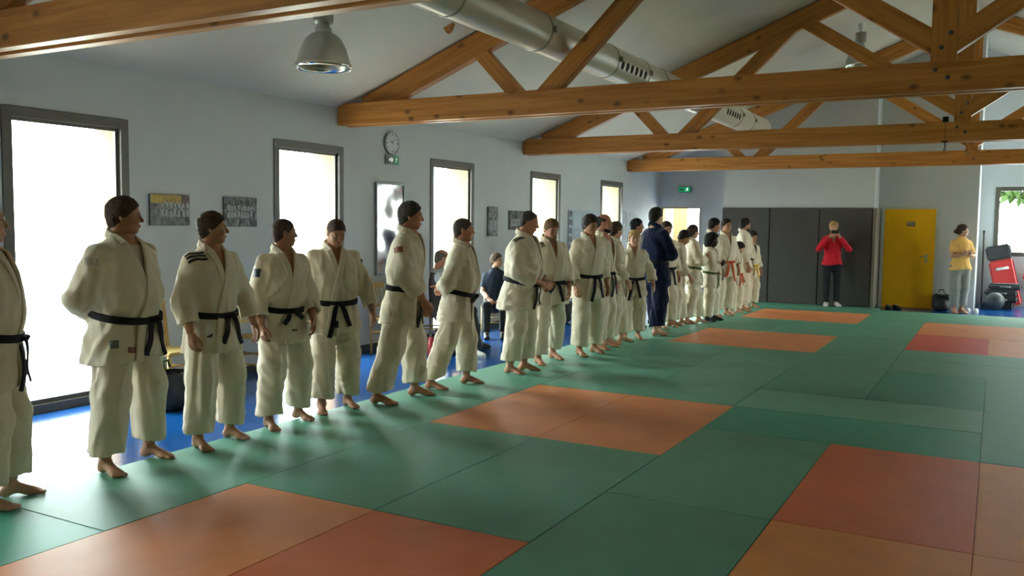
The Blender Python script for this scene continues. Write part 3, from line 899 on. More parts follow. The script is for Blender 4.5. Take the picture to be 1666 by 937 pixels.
def person(label, X, Y, heading, H, feet=None, arms=('hang', 'hang'), head=(0, 0), hair=('short', 'dark'), skin='fair', belt='black', bulk=1.0, belly=0.0, lean=0.0, slide=0.0,
           outfit='gi', kind='man', res=.0125, vneck=1.20, patches=(), beard=None, under=None, seated=False, zv_open=.075, shoes=None, top_m=None, leg_m=None, head_scale=1.0, belt_ends=(.27, .30), seed=0, knot_y=0.0, group=None, tight=1.0, vest=None, sleeve=.66, z0=0.0):
    s = H / 1.75
    hd = math.radians(heading)
    root = empty('person', (X, Y, z0), hd, s)
    tag(root, label, 'person', group)
    ch, sh = math.cos(hd), math.sin(hd)
    def loc(w):
        dx, dy = w[0] - X, w[1] - Y
        return ((dx * ch + dy * sh) / s, (-dx * sh + dy * ch) / s)
    dz = -.40 if seated else 0.0
    ground = -dz
    gi = outfit == 'gi'
    F2 = [loc(w) for w in feet] if feet else [(.0, .10), (.0, -.10)]
    if F2[0][1] < F2[1][1]: F2 = F2[::-1]           # [left, right]
    tab = (TORSO if gi else TIGHT).copy()
    tab[:-2, 1:] *= bulk
    if not gi: tab[:, 1:] *= tight
    Zt = tab[:, 0]
    def ab(z):
        return np.interp(z, Zt, tab[:, 1]), np.interp(z, Zt, tab[:, 2])
    def cx(z):
        return lean * (z - .92) + slide * np.clip((z - .2) / .7, 0, 1) + belly * .55 * np.exp(-((z - 1.09) / .15) ** 2)
    def bb(z):
        return np.interp(z, Zt, tab[:, 2]) + belly * .5 * np.exp(-((z - 1.09) / .15) ** 2)
    PW = 2.35
    def surf(y, z, side=1, off=0.0):
        a, b = np.interp(z, Zt, tab[:, 1]), bb(z)
        q = max(1 - abs(y / a) ** PW, .02) ** (1 / PW)
        return np.array((cx(z) + side * (b * q + off), y, z))
    neck = np.array((cx(1.50) - .012, 0, 1.50))
    cs = np.array((cx(1.42), 0, 0))
    shw = .168 * (bulk * .5 + .5) * (1.0 if kind == 'man' else .93) * (1 if gi else .95)
    sho = [np.array((cx(1.42) - .005, sg * shw, 1.385)) for sg in (1, -1)]
    J = []
    for i, sg in enumerate((1, -1)):
        e, w, pn, hk = ARMS[arms[i]] if isinstance(arms[i], str) else arms[i]
        m = np.array((1, sg, 1))
        J.append((sho[i], sho[i] + np.array(e) * m, sho[i] + np.array(w) * m, np.array(pn) * m, hk))
    # ---- hips, knees, ankles
    L = []
    for i, sg in enumerate((1, -1)):
        hip = np.array((cx(.9), sg * .092, .90))
        fx, fy = F2[i]
        ank = np.array((fx, fy, ground + .085))
        if seated:
            hip = np.array((0.0, sg * .09, .90)); knee = np.array((.42, sg * .14, .90 + .03)); ank = np.array((.46 + .04 * i, sg * .13, ground + .085))
        else:
            knee = (hip + ank) / 2 + np.array((.035, sg * .012, .02))
        L.append((hip, knee, ank))
    # ---- trousers
    lm = leg_m or GI
    R_h, R_k, R_c = ((.118, .108, .108) if gi else (.098, .068, .06))
    if outfit == 'loose': R_h, R_k, R_c = .105, .09, .082
    allp = np.array([p for l in L for p in l])
    lo = allp.min(0) - .19; hi = allp.max(0) + .19
    lo[2] = ground + .02; hi[2] = 1.02
    g = Grid(lo, hi, res * 1.05)
    zc = ground + (.125 if not shoes else .10)
    d = None
    for i, (hip, knee, ank) in enumerate(L):
        bot = ank + (ank - knee) * .05
        e = smin(cap(g, hip, knee, R_h * bulk ** .5, R_k), cap(g, knee, bot, R_k, R_c), .04)
        d = e if d is None else smin(d, e, .03)
    px = g.X - cx(.93) - (.03 if seated else 0)
    a_, b_ = ab(.95); a_, b_ = a_ * (.9 if gi else .93), bb(.95) * (.9 if gi else .93)
    d = smin(d, (np.sqrt((px / b_) ** 2 + (g.Y / a_) ** 2 + ((g.Z - .93) / .17) ** 2) - 1) * b_, .05)
    wr = (.012 if gi else .005) * ridge((g.X * 1.2, g.Y * 1.2, g.Z * .40), seed + 11, 26) + (.006 if gi else .004) * wob((g.X, g.Y, g.Z * 1.5), seed + 12, 34)
    d = d - wr
    outer = d
    d = np.maximum(d, -(d + 2.8 * res))
    cutz = zc + .012 * np.sin(g.X * 9 + seed) + .010 * np.sin(g.Y * 23)
    d = np.maximum(d, cutz - g.Z)
    d = np.maximum(d, g.Z - .99)
    V, Q = surfnet(g, d)
    cen = V[Q].mean(1)
    ii = np.clip(((cen - np.array([a[0] for a in g.ax])) / g.h).round().astype(int), 0, np.array(outer.shape) - 1)
    od = sample(g, outer, cen)
    Q = Q[~((od < -1.7 * res) & (cen[:, 2] > zc + .07))]
    V = relax(V, Q, 1, .4)
    V, Q = compact(V, Q)
    o = link('trousers' if gi else ('jeans' if outfit != 'loose' else 'loose_trousers'), from_arrays('trousers', V, Q), lm, root, True); o.location.z = dz
    # ---- jacket / top
    tm = top_m or GI
    hem = .70 if gi else .86
    cuff_t = sleeve
    pts = np.array([p for j in J for p in j[:3]])
    lo = np.minimum(pts.min(0) - .14, (-.27 + cx(.9), -.30, hem - .03)); hi = np.maximum(pts.max(0) + .14, (.30 + belly + cx(1.1), .30, 1.60))
    lo[2] = max(min(lo[2], hem - .04), .6)
    g = Grid(lo, hi, res)
    z1 = g.ax[2]
    A = np.interp(z1, Zt, tab[:, 1])[None, None, :]; B = bb(z1)[None, None, :]; CX = cx(z1)[None, None, :]
    x_ = (g.X - CX)
    d = ((np.abs(x_ / B) ** PW + np.abs(g.Y / A) ** PW) ** (1 / PW) - 1) * np.minimum(A, B)
    sr = (.072, .074, .080) if gi else ((.062, .052, .046) if sleeve > .5 else (.064, .066, .06))
    cuts, holes = [], []
    for sh_, el, wr_, pn, hk in J:
        if sleeve < .1:
            ax_ = (el - sh_) / np.linalg.norm(el - sh_); c0 = sh_ + (el - sh_) * .72
            pl = (g.X - c0[0]) * ax_[0] + (g.Y - c0[1]) * ax_[1] + (g.Z - c0[2]) * ax_[2]
            e = smax(cap(g, sh_, el, sr[0] * bulk ** .4, sr[2]), pl, .01)
            low = np.zeros(3); rr_ = sr[2]
        else:
            low = np.array((0, 0, -.012 if gi else 0))
            ax_ = (wr_ - el) / np.linalg.norm(wr_ - el); c0 = el + (wr_ - el) * cuff_t + low * .7
            pl = (g.X - c0[0]) * ax_[0] + (g.Y - c0[1]) * ax_[1] + (g.Z - c0[2]) * ax_[2]
            cf = el + (wr_ - el) * (cuff_t + .25)
            e = smax(cap(g, el + low, cf + low, sr[1], sr[2]), pl, .008)
            e = smin(cap(g, sh_, el + low, sr[0] * bulk ** .4, sr[1]), e, .03)
            rr_ = sr[2]
        d = smin(d, e, .045)
        holes.append(cap(g, c0 - ax_ * .09, c0 + ax_ * .05, rr_ - 2.3 * res, rr_ - 1.9 * res))
        cuts.append(np.where((g.X - c0[0]) ** 2 + (g.Y - c0[1]) ** 2 + (g.Z - c0[2]) ** 2 < .12 ** 2, 0.0, -1.0))
    am = .0085 if gi else .0035
    d = d - 1.35 * am * ridge((g.X, g.Y * 1.1, g.Z * .7), seed + 21, 19) - .6 * am * wob((g.X, g.Y, g.Z * 1.2), seed + 22, 42)
    outer = d
    d = np.maximum(d, -(d + 2.8 * res))
    hemz = hem + .012 * np.sin(g.Y * 14 + seed) + (.02 * (g.Y > 0) if gi else 0)
    d = np.maximum(d, hemz - g.Z)
    for c in holes:
        d = np.maximum(d, -c)
    # neck hole and V opening
    nk = np.sqrt((g.X - neck[0]) ** 2 + g.Y ** 2) - .070
    nk = np.maximum(nk, 1.44 - g.Z)
    def vw(z):
        return np.clip((z - vneck) / (1.50 - vneck), 0, 1.2) * zv_open
    hole = nk
    if gi or outfit == 'vneck':
        wv = np.maximum(np.maximum((np.abs(g.Y) - vw(g.Z)) * .95, vneck - g.Z), -(g.X - CX - .0))
        hole = np.minimum(nk, wv)
    d = np.maximum(d, -hole)
    d = np.maximum(d, g.Z - 1.535)
    V, Q = surfnet(g, d)
    cen = V[Q].mean(1)
    ii = np.clip(((cen - np.array([a[0] for a in g.ax])) / g.h).round().astype(int), 0, np.array(outer.shape) - 1)
    od = sample(g, outer, cen)
    nearcut = cen[:, 2] < hem + .07
    for c in cuts:
        nearcut |= c[ii[:, 0], ii[:, 1], ii[:, 2]] > -.5
    Q = Q[~((od < -1.7 * res) & ~nearcut)]
    V = relax(V, Q, 1, .4)
    V, Q = compact(V, Q)
    jk = link({'gi': 'judo_jacket', 'vneck': 'sweater', 'tee': 't_shirt', 'loose': 't_shirt', 'shirt': 'shirt'}[outfit], from_arrays('jacket', V, Q), tm, root, True); jk.location.z = dz
    outer_s = (g, outer)
    # ---- lapels
    def strip(name, path, normals, width, thick, m, parent):
        mb = MB(); n = len(path)
        VV, FF = [], []
        for i in range(n):
            p = np.array(path[i]); t = np.array(path[min(i + 1, n - 1)]) - np.array(path[max(i - 1, 0)]); t /= np.linalg.norm(t) + 1e-9
            nn = np.array(normals[i]); nn = nn - t * (nn @ t); nn /= np.linalg.norm(nn) + 1e-9
            w = np.cross(nn, t)
            for a, b in ((-.5, -.3), (-.5, .7), (-.38, 1), (.38, 1), (.5, .7), (.5, -.3)):
                VV.append(p + w * width * a + nn * thick * b)
        for i in range(n - 1):
            for k in range(6):
                a, b = i * 6 + k, i * 6 + (k + 1) % 6
                FF.append((a, a + 6, b + 6, b))
        FF.append(tuple(range(6))); FF.append(tuple((n - 1) * 6 + k for k in range(5, -1, -1)))
        mb.add(VV, FF)
        o = mb.build(name, m, parent, smooth=False)
        if parent is root: o.location.z = dz
        return o
    def nrm(p):
        z = p[2]; a, b = np.interp(z, Zt, tab[:, 1]), bb(z)
        x = p[0] - cx(z)
        v = np.array((np.sign(x) * abs(x / b) ** (PW - 1) / b, np.sign(p[1]) * abs(p[1] / a) ** (PW - 1) / a, .15 / b))
        return v / (np.linalg.norm(v) + 1e-9)
    if gi:
        zb = 1.0
        for sg in (1, -1):
            path, nor = [], []
            for t in np.linspace(0, 1, 7):           # around the neck from the nape
                a = math.pi * (1 - t * .62)
                r = .078
                p = np.array((neck[0] + r * math.cos(a), sg * r * math.sin(a), 1.545 - .05 * t))
                path.append(p); nor.append(np.array((math.cos(a), sg * math.sin(a), .35)))
            y1 = sg * vw(1.46)
            end = .71 if sg > 0 else vneck - .05
            slope = (vw(1.46) / (1.46 - vneck))
            for z in np.linspace(1.455, end, 22 if sg > 0 else 9):
                if z > vneck:
                    y = sg * vw(z)
                else:
                    y = -sg * min((vneck - z) * slope * .75, .10 + .10 * max(0, .95 - z))
                off = .004 if sg > 0 else -.004
                p = surf(y, z, 1, off); path.append(p); nor.append(nrm(p))
            strip('lapel', path, nor, .052, .014, tm, root)
        # ---- belt
        def belt_pt(a, zz):
            A0, B0 = np.interp(zz, Zt, tab[:, 1]), bb(zz)
            c, q = math.cos(a), math.sin(a)
            r = (abs(c / B0) ** PW + abs(q / A0) ** PW) ** (-1 / PW)
            return np.array((cx(zz) + (r + .009) * c, (r + .009) * q, zz)), np.array((c, q, 0))
        path, nor = [], []
        for k in range(49):
            a = 2 * math.pi * k / 48
            p, nn = belt_pt(a, zb - (.02 + belly * .35) * math.cos(a))
            path.append(p); nor.append(nn)
        bo = strip('belt', path, nor, .047, .013, BELT[belt], root)
        ka = knot_y / .14
        kp, kn = belt_pt(ka, zb - (.02 + belly * .35))
        kb = Parts()
        gk = MB(); gk.tube([kp + np.array((.0, .035, .006)), kp + np.array((.022, .018, .004)), kp + np.array((.026, -.018, -.004)), kp + np.array((.0, -.035, -.006))], [(.022, .012), (.026, .016), (.026, .016), (.022, .012)], 10)
        ko = gk.build('knot', BELT[belt], bo, smooth=True)
        for sg, Lb in ((1, belt_ends[0]), (-1, belt_ends[1])):
            path, nor = [], []
            for t in np.linspace(0, 1, 9):
                z = kp[2] - .01 - Lb * t * .96
                y = kp[1] + sg * (.02 + .075 * t ** .8)
                p = surf(np.clip(y, -.2, .2), max(z, .70), 1, .018 + .012 * math.sin(t * 5 + sg)); p[2] = z
                path.append(p); nor.append(nrm(p) * np.array((1, 1, 0)))
            strip('belt_end', path, nor, .042, .007, BELT[belt], bo)
    # ---- body (one mesh): head, neck, trunk, arms with hands, legs with feet
    P = Parts()
    HR = Matrix.Rotation(math.radians(head[0]), 3, 'Z') @ Matrix.Rotation(math.radians(head[1]), 3, 'Y')
    HR = np.array(HR) * head_scale
    piv = np.array((-.022, 0, -.135))
    def put(V):
        return (V - piv) @ HR.T + neck + np.array((.0, 0, .0))
    hk_ = ('head', (kind, .0048 if res < .0135 else .0065))
    V, Q = tpl(hk_)
    P.add(put(V), Q, 0)
    def small(c, r, mi, n=8):
        mb = MB(); V, Fc = [], []
        for i in range(n + 1):
            th = math.pi * i / n
            for k in range(n * 2):
                a = math.pi * k / n
                V.append((c[0] + r[0] * math.sin(th) * math.cos(a), c[1] + r[1] * math.sin(th) * math.sin(a), c[2] + r[2] * math.cos(th)))
        for i in range(n):
            for k in range(n * 2):
                a, b = i * 2 * n + k, i * 2 * n + (k + 1) % (2 * n)
                Fc.append((a, a + 2 * n, b + 2 * n, b))
        P.add(put(np.array(V)), Fc, mi)
    for sg in (1, -1):
        small((.0735, sg * .031, .001), (.0112, .0135, .0058), 1)
        small((.0835, sg * .031, .001), (.0026, .0058, .0052), 2, 6)
        small((.0865, sg * .032, .0195), (.006, .019, .0042), 3, 6)
    small((.0955, 0, -.0632), (.0035, .019, .0016), 4, 6)
    tb = BODY.copy(); tb[:, 1:] *= min(bulk, 1.12)
    ring = []
    for z in (.84, .92, 1.0, 1.1, 1.2, 1.28, 1.34, 1.40, 1.45, 1.485, 1.52):
        a, b = np.interp(z, tb[:, 0], tb[:, 1]), np.interp(z, tb[:, 0], tb[:, 2]) + .012
        if gi: a, b = a + .010, b + .012
        ring.append((cx(z) - (.006 if z > 1.45 else 0), a, b, z))
    n = 28
    V = [(c + b * math.cos(2 * math.pi * k / n), a * math.sin(2 * math.pi * k / n), z) for c, a, b, z in ring for k in range(n)]
    Fc = [(i * n + k, i * n + (k + 1) % n, (i + 1) * n + (k + 1) % n, (i + 1) * n + k) for i in range(len(ring) - 1) for k in range(n)]
    P.add(np.array(V), Fc, 0)
    for i, (sh_, el, wr_, pn, hk) in enumerate(J):
        mb = MB(); mid = (el + wr_) / 2
        mb.tube([sh_, (sh_ + el) / 2, el, el + (wr_ - el) * .3, el + (wr_ - el) * .7, wr_], [.05, .047, .040, .041, .032, .026], 14)
        P.mb(mb, 0)
        fdir = wr_ - el
        hdir = fdir / np.linalg.norm(fdir)
        if arms[i] in ('hang', 'hang_out', 'hang_front'):
            hdir = hdir * .6 + np.array((0, 0, -1)) * .5
        Rm = frame(hdir, -np.array(pn))
        V, Q = tpl(('hand', hk))
        # right hand (palm -z): thumb lies at +y of the frame; the left hand is its mirror
        if i == 0:
            V = V * np.array((1, -1, 1)); Q = Q[:, ::-1]
        P.add(V @ Rm.T * (.98 if kind == 'man' else .92) + wr_, Q, 0)
    for i, (hip, knee, ank) in enumerate(L):
        mb = MB()
        mb.tube([hip, hip * .5 + knee * .5, knee, knee * .6 + ank * .4, knee * .1 + ank * .9, ank + np.array((0, 0, .02))], [.075, .070, .055, .057, .039, .036], 14)
        P.mb(mb, 0)
        sp = math.radians(12 if i == 0 else -12)
        if seated: sp = 0
        c_, s_ = math.cos(sp), math.sin(sp)
        Rz = np.array(((c_, -s_, 0), (s_, c_, 0), (0, 0, 1)))
        V, Q = tpl(('foot', 0))
        if i == 0: V = V * np.array((1, -1, 1)); Q = Q[:, ::-1]
        sc_ = 1.0
        if shoes:
            V2, Q2 = tpl(('shoe', 0))
            if i == 0: V2 = V2 * np.array((1, -1, 1)); Q2 = Q2[:, ::-1]
            so = link('shoe', from_arrays('shoe', V2 @ Rz.T + np.array((ank[0], ank[1], ground)), Q2), shoes, root, True); so.location.z = dz
            V = V * np.array((.92, .85, .9)) + np.array((0, 0, .004))
        P.add(V @ Rz.T + np.array((ank[0], ank[1], ground)), Q, 0)
    hm = HAIR[hair[1]]
    bd = P.build('body', [SKIN[skin], eye_w, eye_d, hm, lip_m], root, dz)
    # ---- hair
    V, Q = tpl(('hair', hair[0]))
    ho = link('hair', from_arrays('hair', put(V), Q), hm, root, True); ho.location.z = dz
    if beard:
        V, Q = tpl(('beard', 0))
        b2 = link('beard', from_arrays('beard', put(V), Q), HAIR[beard], root, True); b2.location.z = dz
    if under:
        VV = []
        rr = [(c, a + .009, b + .009, z) for c, a, b, z in ring if z < 1.46]
        VV = [(c + b * math.cos(2 * math.pi * k / n), a * math.sin(2 * math.pi * k / n), z) for c, a, b, z in rr for k in range(n)]
        FF = [(i * n + k, i * n + (k + 1) % n, (i + 1) * n + (k + 1) % n, (i + 1) * n + k) for i in range(len(rr) - 1) for k in range(n)]
        uo = link('undershirt', from_arrays('undershirt', VV, FF), under, root, True); uo.location.z = dz
    # ---- patches laid on the cloth: (x0,y0,z0 direction start, size, material)
    def dist(p):
        gg, oo = outer_s
        q = [(p[k] - gg.ax[k][0]) / gg.h for k in range(3)]
        i0 = [int(np.clip(math.floor(v), 0, oo.shape[k] - 2)) for k, v in enumerate(q)]
        f_ = [min(max(q[k] - i0[k], 0), 1) for k in range(3)]
        v = 0
        for a in (0, 1):
            for b in (0, 1):
                for c in (0, 1):
                    v += oo[i0[0] + a, i0[1] + b, i0[2] + c] * (f_[0] if a else 1 - f_[0]) * (f_[1] if b else 1 - f_[1]) * (f_[2] if c else 1 - f_[2])
        return v
    for (pname, aim, frm, up_, w, h_, pm) in patches:
        aim = np.array(aim, float); frm = np.array(frm, float); frm /= np.linalg.norm(frm)
        u = np.cross(up_, frm); u /= np.linalg.norm(u); v = np.cross(frm, u)
        N = 5; VV = []
        for off in (.0045 if pname != 'logo_bar' else .007, -.006):
            for i in range(N):
                for j in range(N):
                    p = aim + u * w * (i / (N - 1) - .5) + v * h_ * (j / (N - 1) - .5) + frm * .25
                    for _ in range(70):
                        dd = dist(p)
                        if dd < .0015: break
                        p = p - frm * min(max(dd * .8, .0015), .05)
                    VV.append(p + frm * off)
        FF = [(i * N + j, (i + 1) * N + j, (i + 1) * N + j + 1, i * N + j + 1) for i in range(N - 1) for j in range(N - 1)]
        K = N * N
        edge = [(i, 0) for i in range(N)] + [(N - 1, j) for j in range(1, N)] + [(i, N - 1) for i in range(N - 2, -1, -1)] + [(0, j) for j in range(N - 2, 0, -1)]
        for q in range(len(edge)):
            a, b = edge[q], edge[(q + 1) % len(edge)]
            FF.append((a[0] * N + a[1], a[0] * N + a[1] + K, b[0] * N + b[1] + K, b[0] * N + b[1]))
        link(pname, from_arrays(pname, VV, FF), pm, jk, False)
    if vest:
        rr = []
        for z in np.linspace(.84, 1.44, 14):
            a, b = np.interp(z, Zt, tab[:, 1]) + .016, bb(z) + .016
            rr.append((cx(z), a, b, z))
        VV = [(c + b * math.cos(2 * math.pi * k / n), a * math.sin(2 * math.pi * k / n), z) for c, a, b, z in rr for k in range(n)]
        FF = [(i * n + k, i * n + (k + 1) % n, (i + 1) * n + (k + 1) % n, (i + 1) * n + k) for i in range(len(rr) - 1) for k in range(n)]
        vo = link('vest', from_arrays('vest', VV, FF), vest, root, True); vo.location.z = dz
    return root

# ------------------------------------------------------------------ things on the walls
def on_wall(name, label, cat, y, z, group=None):
    o = empty(name, (XW, y, z)); tag(o, label, cat, group); o.location.x += .001; return o
r = on_wall('wall_clock', 'round silver-rimmed wall clock above the arrow sign', 'clock', 3.63, 2.69)
disc = MB(); disc.lathe([(.0001, .0), (.15, .0), (.155, .02), (.155, .035), (.14, .045), (.132, .03)], n=36)
o = disc.build('rim', mat('clock_rim', (0.42, 0.42, 0.41), 0.35, 0.5, 0.03, metal=.5), r, smooth=True); o.rotation_euler = (0, math.pi / 2, 0)
o = MB().lathe([(.0001, .031), (.134, .031), (.134, .028)], n=36).build('dial', mat('clock_dial', (0.60, 0.60, 0.60), 0.4), r); o.rotation_euler = (0, math.pi / 2, 0)
mk = MB()
for k in range(12):
    a = k * math.pi / 6; c, s_ = math.cos(a), math.sin(a); rr = (.098, .124); w = .004 if k % 3 else .008
    mk.add([(.033, rr[0] * s_ - w * c, rr[0] * c + w * s_), (.033, rr[1] * s_ - w * c, rr[1] * c + w * s_), (.033, rr[1] * s_ + w * c, rr[1] * c - w * s_), (.033, rr[0] * s_ + w * c, rr[0] * c - w * s_)], [(0, 1, 2, 3)])
mk.build('hour_marks', black_m, r)['kind'] = 'stuff'
for a, L, w in ((-1.05, .07, .007), (.55, .105, .005)):
    c, s_ = math.cos(a), math.sin(a)
    MB().add([(.036, -w * c, w * s_), (.036, L * s_ - w * .5 * c, L * c + w * .5 * s_), (.036, L * s_ + w * .5 * c, L * c - w * .5 * s_), (.036, w * c, -w * s_)], [(0, 1, 2, 3)]).build('clock_hand', black_m, r)

green_s = mat('exit_green', (0.02, 0.30, 0.12), 0.4); lit_w = mat('exit_white', (0.85, 0.9, 0.85), 0.4, emit=.25)
def running_figure(mb, x, cy, cz, s, f):
    """small pictogram of a running figure; f(u,v) -> 3D"""
    def q(pts): mb.add([f(cy + u * s, cz + v * s) for u, v in pts], [tuple(range(len(pts)))])
    q([(.02, .40), (.10, .44), (.16, .38), (.12, .30), (.04, .30)])
    q([(-.06, .26), (.06, .28), (.02, -.02), (-.10, .02)])
    q([(-.10, .02), (.02, -.02), (.18, -.16), (.14, -.22), (-.06, -.10)])
    q([(-.10, .02), (-.02, -.06), (-.20, -.34), (-.32, -.34), (-.31, -.28), (-.22, -.26)])
    q([(.04, .26), (.22, .12), (.20, .06), (.02, .18)])
    q([(-.04, .26), (-.24, .16), (-.26, .06), (-.20, .05), (-.18, .12), (-.04, .18)])
r = on_wall('exit_sign', 'small white and green arrow exit sign right below the clock', 'sign', 3.625, 2.47)
box('case', mat('sign_case', (0.40, 0.45, 0.40), 0.4), r, 0, .05, -.125, .125, -.065, .065, bevel=.006)
box('green_panel', green_s, r, .05, .054, .02, .118, -.058, .058)
box('grey_panel', mat('sign_grey_green', (0.16, 0.20, 0.16), 0.4), r, .05, .054, -.118, .012, -.058, .058)
MB().add([(.0555, -.10, .018), (.0555, -.05, .018), (.0555, -.05, .045), (.0555, .005, 0), (.0555, -.05, -.045), (.0555, -.05, -.018), (.0555, -.10, -.018)], [tuple(range(7))]).build('arrow', lit_w, r)
mb = MB(); running_figure(mb, .0555, .068, 0.0, .105, lambda u, v: (.0555, u, v)); mb.build('running_figure', lit_w, r)['kind'] = 'stuff'

r = empty('exit_sign', (-2.47, YB, 2.50)); tag(r, 'glowing green exit sign over the open doorway', 'sign')
box('case', mat('sign_case_dark', (0.06, 0.10, 0.07), 0.4), r, -.15, .15, -.05, 0, -.07, .07, bevel=.006)
box('green_panel', mat('exit_green_lit', (0.02, 0.42, 0.17), 0.4, emit=.35), r, -.14, .14, -.054, -.05, -.06, .06)
MB().add([(x, -.0565, z) for x, z in ((-.12, .02), (-.06, .02), (-.06, .045), (-.01, 0), (-.06, -.045), (-.06, -.02), (-.12, -.02))], [tuple(range(7))]).build('arrow', mat('exit_arrow_green', (0.03, 0.2, 0.09), .4), r)
mb = MB(); running_figure(mb, 0, .07, 0.0, .11, lambda u, v: (u, -.0565, v)); mb.build('running_figure', mat('exit_bright', (0.75, 1.0, 0.85), 0.4, emit=1.5), r)['kind'] = 'stuff'

def photo_mat(name, cols, scale=9.0, seed=0.0):
    m = bpy.data.materials.new(name); m.use_nodes = True
    nt = m.node_tree; b = nt.nodes['Principled BSDF']; b.inputs['Roughness'].default_value = .7; b.inputs['Specular IOR Level'].default_value = .2
    tc = nt.nodes.new('ShaderNodeTexCoord'); mp = nt.nodes.new('ShaderNodeMapping')
    mp.inputs['Location'].default_value = (seed, seed * 1.7, seed * .6); mp.inputs['Scale'].default_value = (1, 1.9, 1)
    nt.links.new(tc.outputs['Object'], mp.inputs['Vector'])
    vo = nt.nodes.new('ShaderNodeTexVoronoi'); vo.inputs['Scale'].default_value = scale * 2.2
    nt.links.new(mp.outputs['Vector'], vo.inputs['Vector'])
    nz = nt.nodes.new('ShaderNodeTexNoise'); nz.inputs['Scale'].default_value = scale; nz.inputs['Detail'].default_value = 6
    nt.links.new(mp.outputs['Vector'], nz.inputs['Vector'])
    mx = nt.nodes.new('ShaderNodeMix'); mx.data_type = 'RGBA'; mx.inputs['Factor'].default_value = .55
    nt.links.new(vo.outputs['Color'], mx.inputs['A']); nt.links.new(nz.outputs['Fac'], mx.inputs['B'])
    bw = nt.nodes.new('ShaderNodeRGBToBW'); nt.links.new(mx.outputs['Result'], bw.inputs['Color'])
    rp = nt.nodes.new('ShaderNodeValToRGB')
    rp.color_ramp.elements[0].position = .30; rp.color_ramp.elements[1].position = .70
    rp.color_ramp.elements[0].color = (*cols[0], 1); rp.color_ramp.elements[1].color = (*cols[-1], 1)
    for k, c in enumerate(cols[1:-1]):
        e = rp.color_ramp.elements.new(.30 + .4 * (k + 1) / (len(cols) - 1)); e.color = (*c, 1)
    nt.links.new(bw.outputs['Val'], rp.inputs['Fac']); nt.links.new(rp.outputs['Color'], b.inputs['Base Color'])
    return m
def figures(parent, y0, y1, z0, rows, h, cols, x=.0245, seed=1):
    """flat print: rows of small seated or standing people (head above a body)"""
    rg = random.Random(seed)
    mb = MB()
    for r_ in range(rows):
        n = int((y1 - y0) / (h * .42))
        for i in range(n):
            yy = y0 + (i + .5 + rg.uniform(-.15, .15)) * (y1 - y0) / n
            zz = z0 + r_ * h * .62 + rg.uniform(-.01, .01)
            w = h * .17; xx = x + .0004 * (rows - r_)
            mb.add([(xx, yy - w, zz), (xx, yy + w, zz), (xx, yy + w * .7, zz + h * .6), (xx, yy - w * .7, zz + h * .6)], [(0, 1, 2, 3)], 0)
            mb.add([(xx + .0002, yy + h * .1 * math.cos(a), zz + h * .72 + h * .12 * math.sin(a)) for a in np.linspace(0, 2 * math.pi, 7)[:-1]], [tuple(range(6))], 1)
    o = mb.build('printed_figures', cols, parent); o['kind'] = 'stuff'
    return o
pale = mat('print_pale', (0.36, 0.38, 0.38), .4, var=.3, vscale=40); skin_p = mat('print_skin', (0.20, 0.15, 0.12), .4); dark_p = mat('print_dark', (0.07, 0.065, 0.06), .4)
def picture(label, y0, y1, z0, z1, cols, seed, kind='canvas'):
    r = on_wall('picture', label, 'picture', (y0 + y1) / 2, (z0 + z1) / 2)
    hy, hz = (y1 - y0) / 2, (z1 - z0) / 2
    box('canvas', mat('canvas_edge', (0.12, 0.11, 0.10), .6), r, 0, .022, -hy, hy, -hz, hz, bevel=.003)
    box('print', photo_mat('photo_print_%d' % seed, cols, 9, seed * 3.1), r, .0222, .024, -hy + .004, hy - .004, -hz + .004, hz - .004)
    return r, hy, hz
greys = [(0.07, 0.065, 0.065), (0.17, 0.165, 0.165), (0.30, 0.30, 0.30)]
r, hy, hz = picture('colour group photo canvas with a yellow banner on the white wall', -.21, .265, 1.58, 1.885, [(0.08, 0.09, 0.10), (0.20, 0.20, 0.20), (0.30, 0.28, 0.27)], 1)
box('yellow_banner', mat('banner_yellow', (0.40, 0.26, 0.04), .4, var=.3, vscale=15), r, .0242, .0246, -hy + .01, hy * .55, hz * .42, hz - .006)
box('dark_banner', mat('banner_dark', (0.10, 0.06, 0.05), .4, var=.4, vscale=25), r, .0242, .0246, hy * .55, hy - .006, hz * .42, hz - .006)
figures(r, -hy + .12, hy - .01, -hz + .09, 2, .11, [pale, skin_p], seed=3)
r, hy, hz = picture('grey group photo canvas on the white wall beside the overexposed window', .71, 1.18, 1.572, 1.886, greys, 2)
figures(r, -hy + .04, hy - .06, -hz + .10, 2, .10, [pale, dark_p], seed=4)
r, hy, hz = picture('narrow upright grey picture between two tall windows', 6.18, 6.50, 1.44, 1.91, [(0.10, 0.10, 0.10), (0.25, 0.25, 0.25), (0.42, 0.42, 0.42)], 3)
figures(r, -hy + .05, hy - .05, -hz + .10, 1, .24, [pale, dark_p], seed=5)
r, hy, hz = picture('dark grey landscape-format group photo beside the narrow upright picture', 6.88, 7.52, 1.54, 1.86, [(0.04, 0.04, 0.04), (0.12, 0.12, 0.11), (0.22, 0.22, 0.21)], 4)
figures(r, -hy + .04, hy - .04, -hz + .06, 2, .10, [pale, dark_p], seed=6)

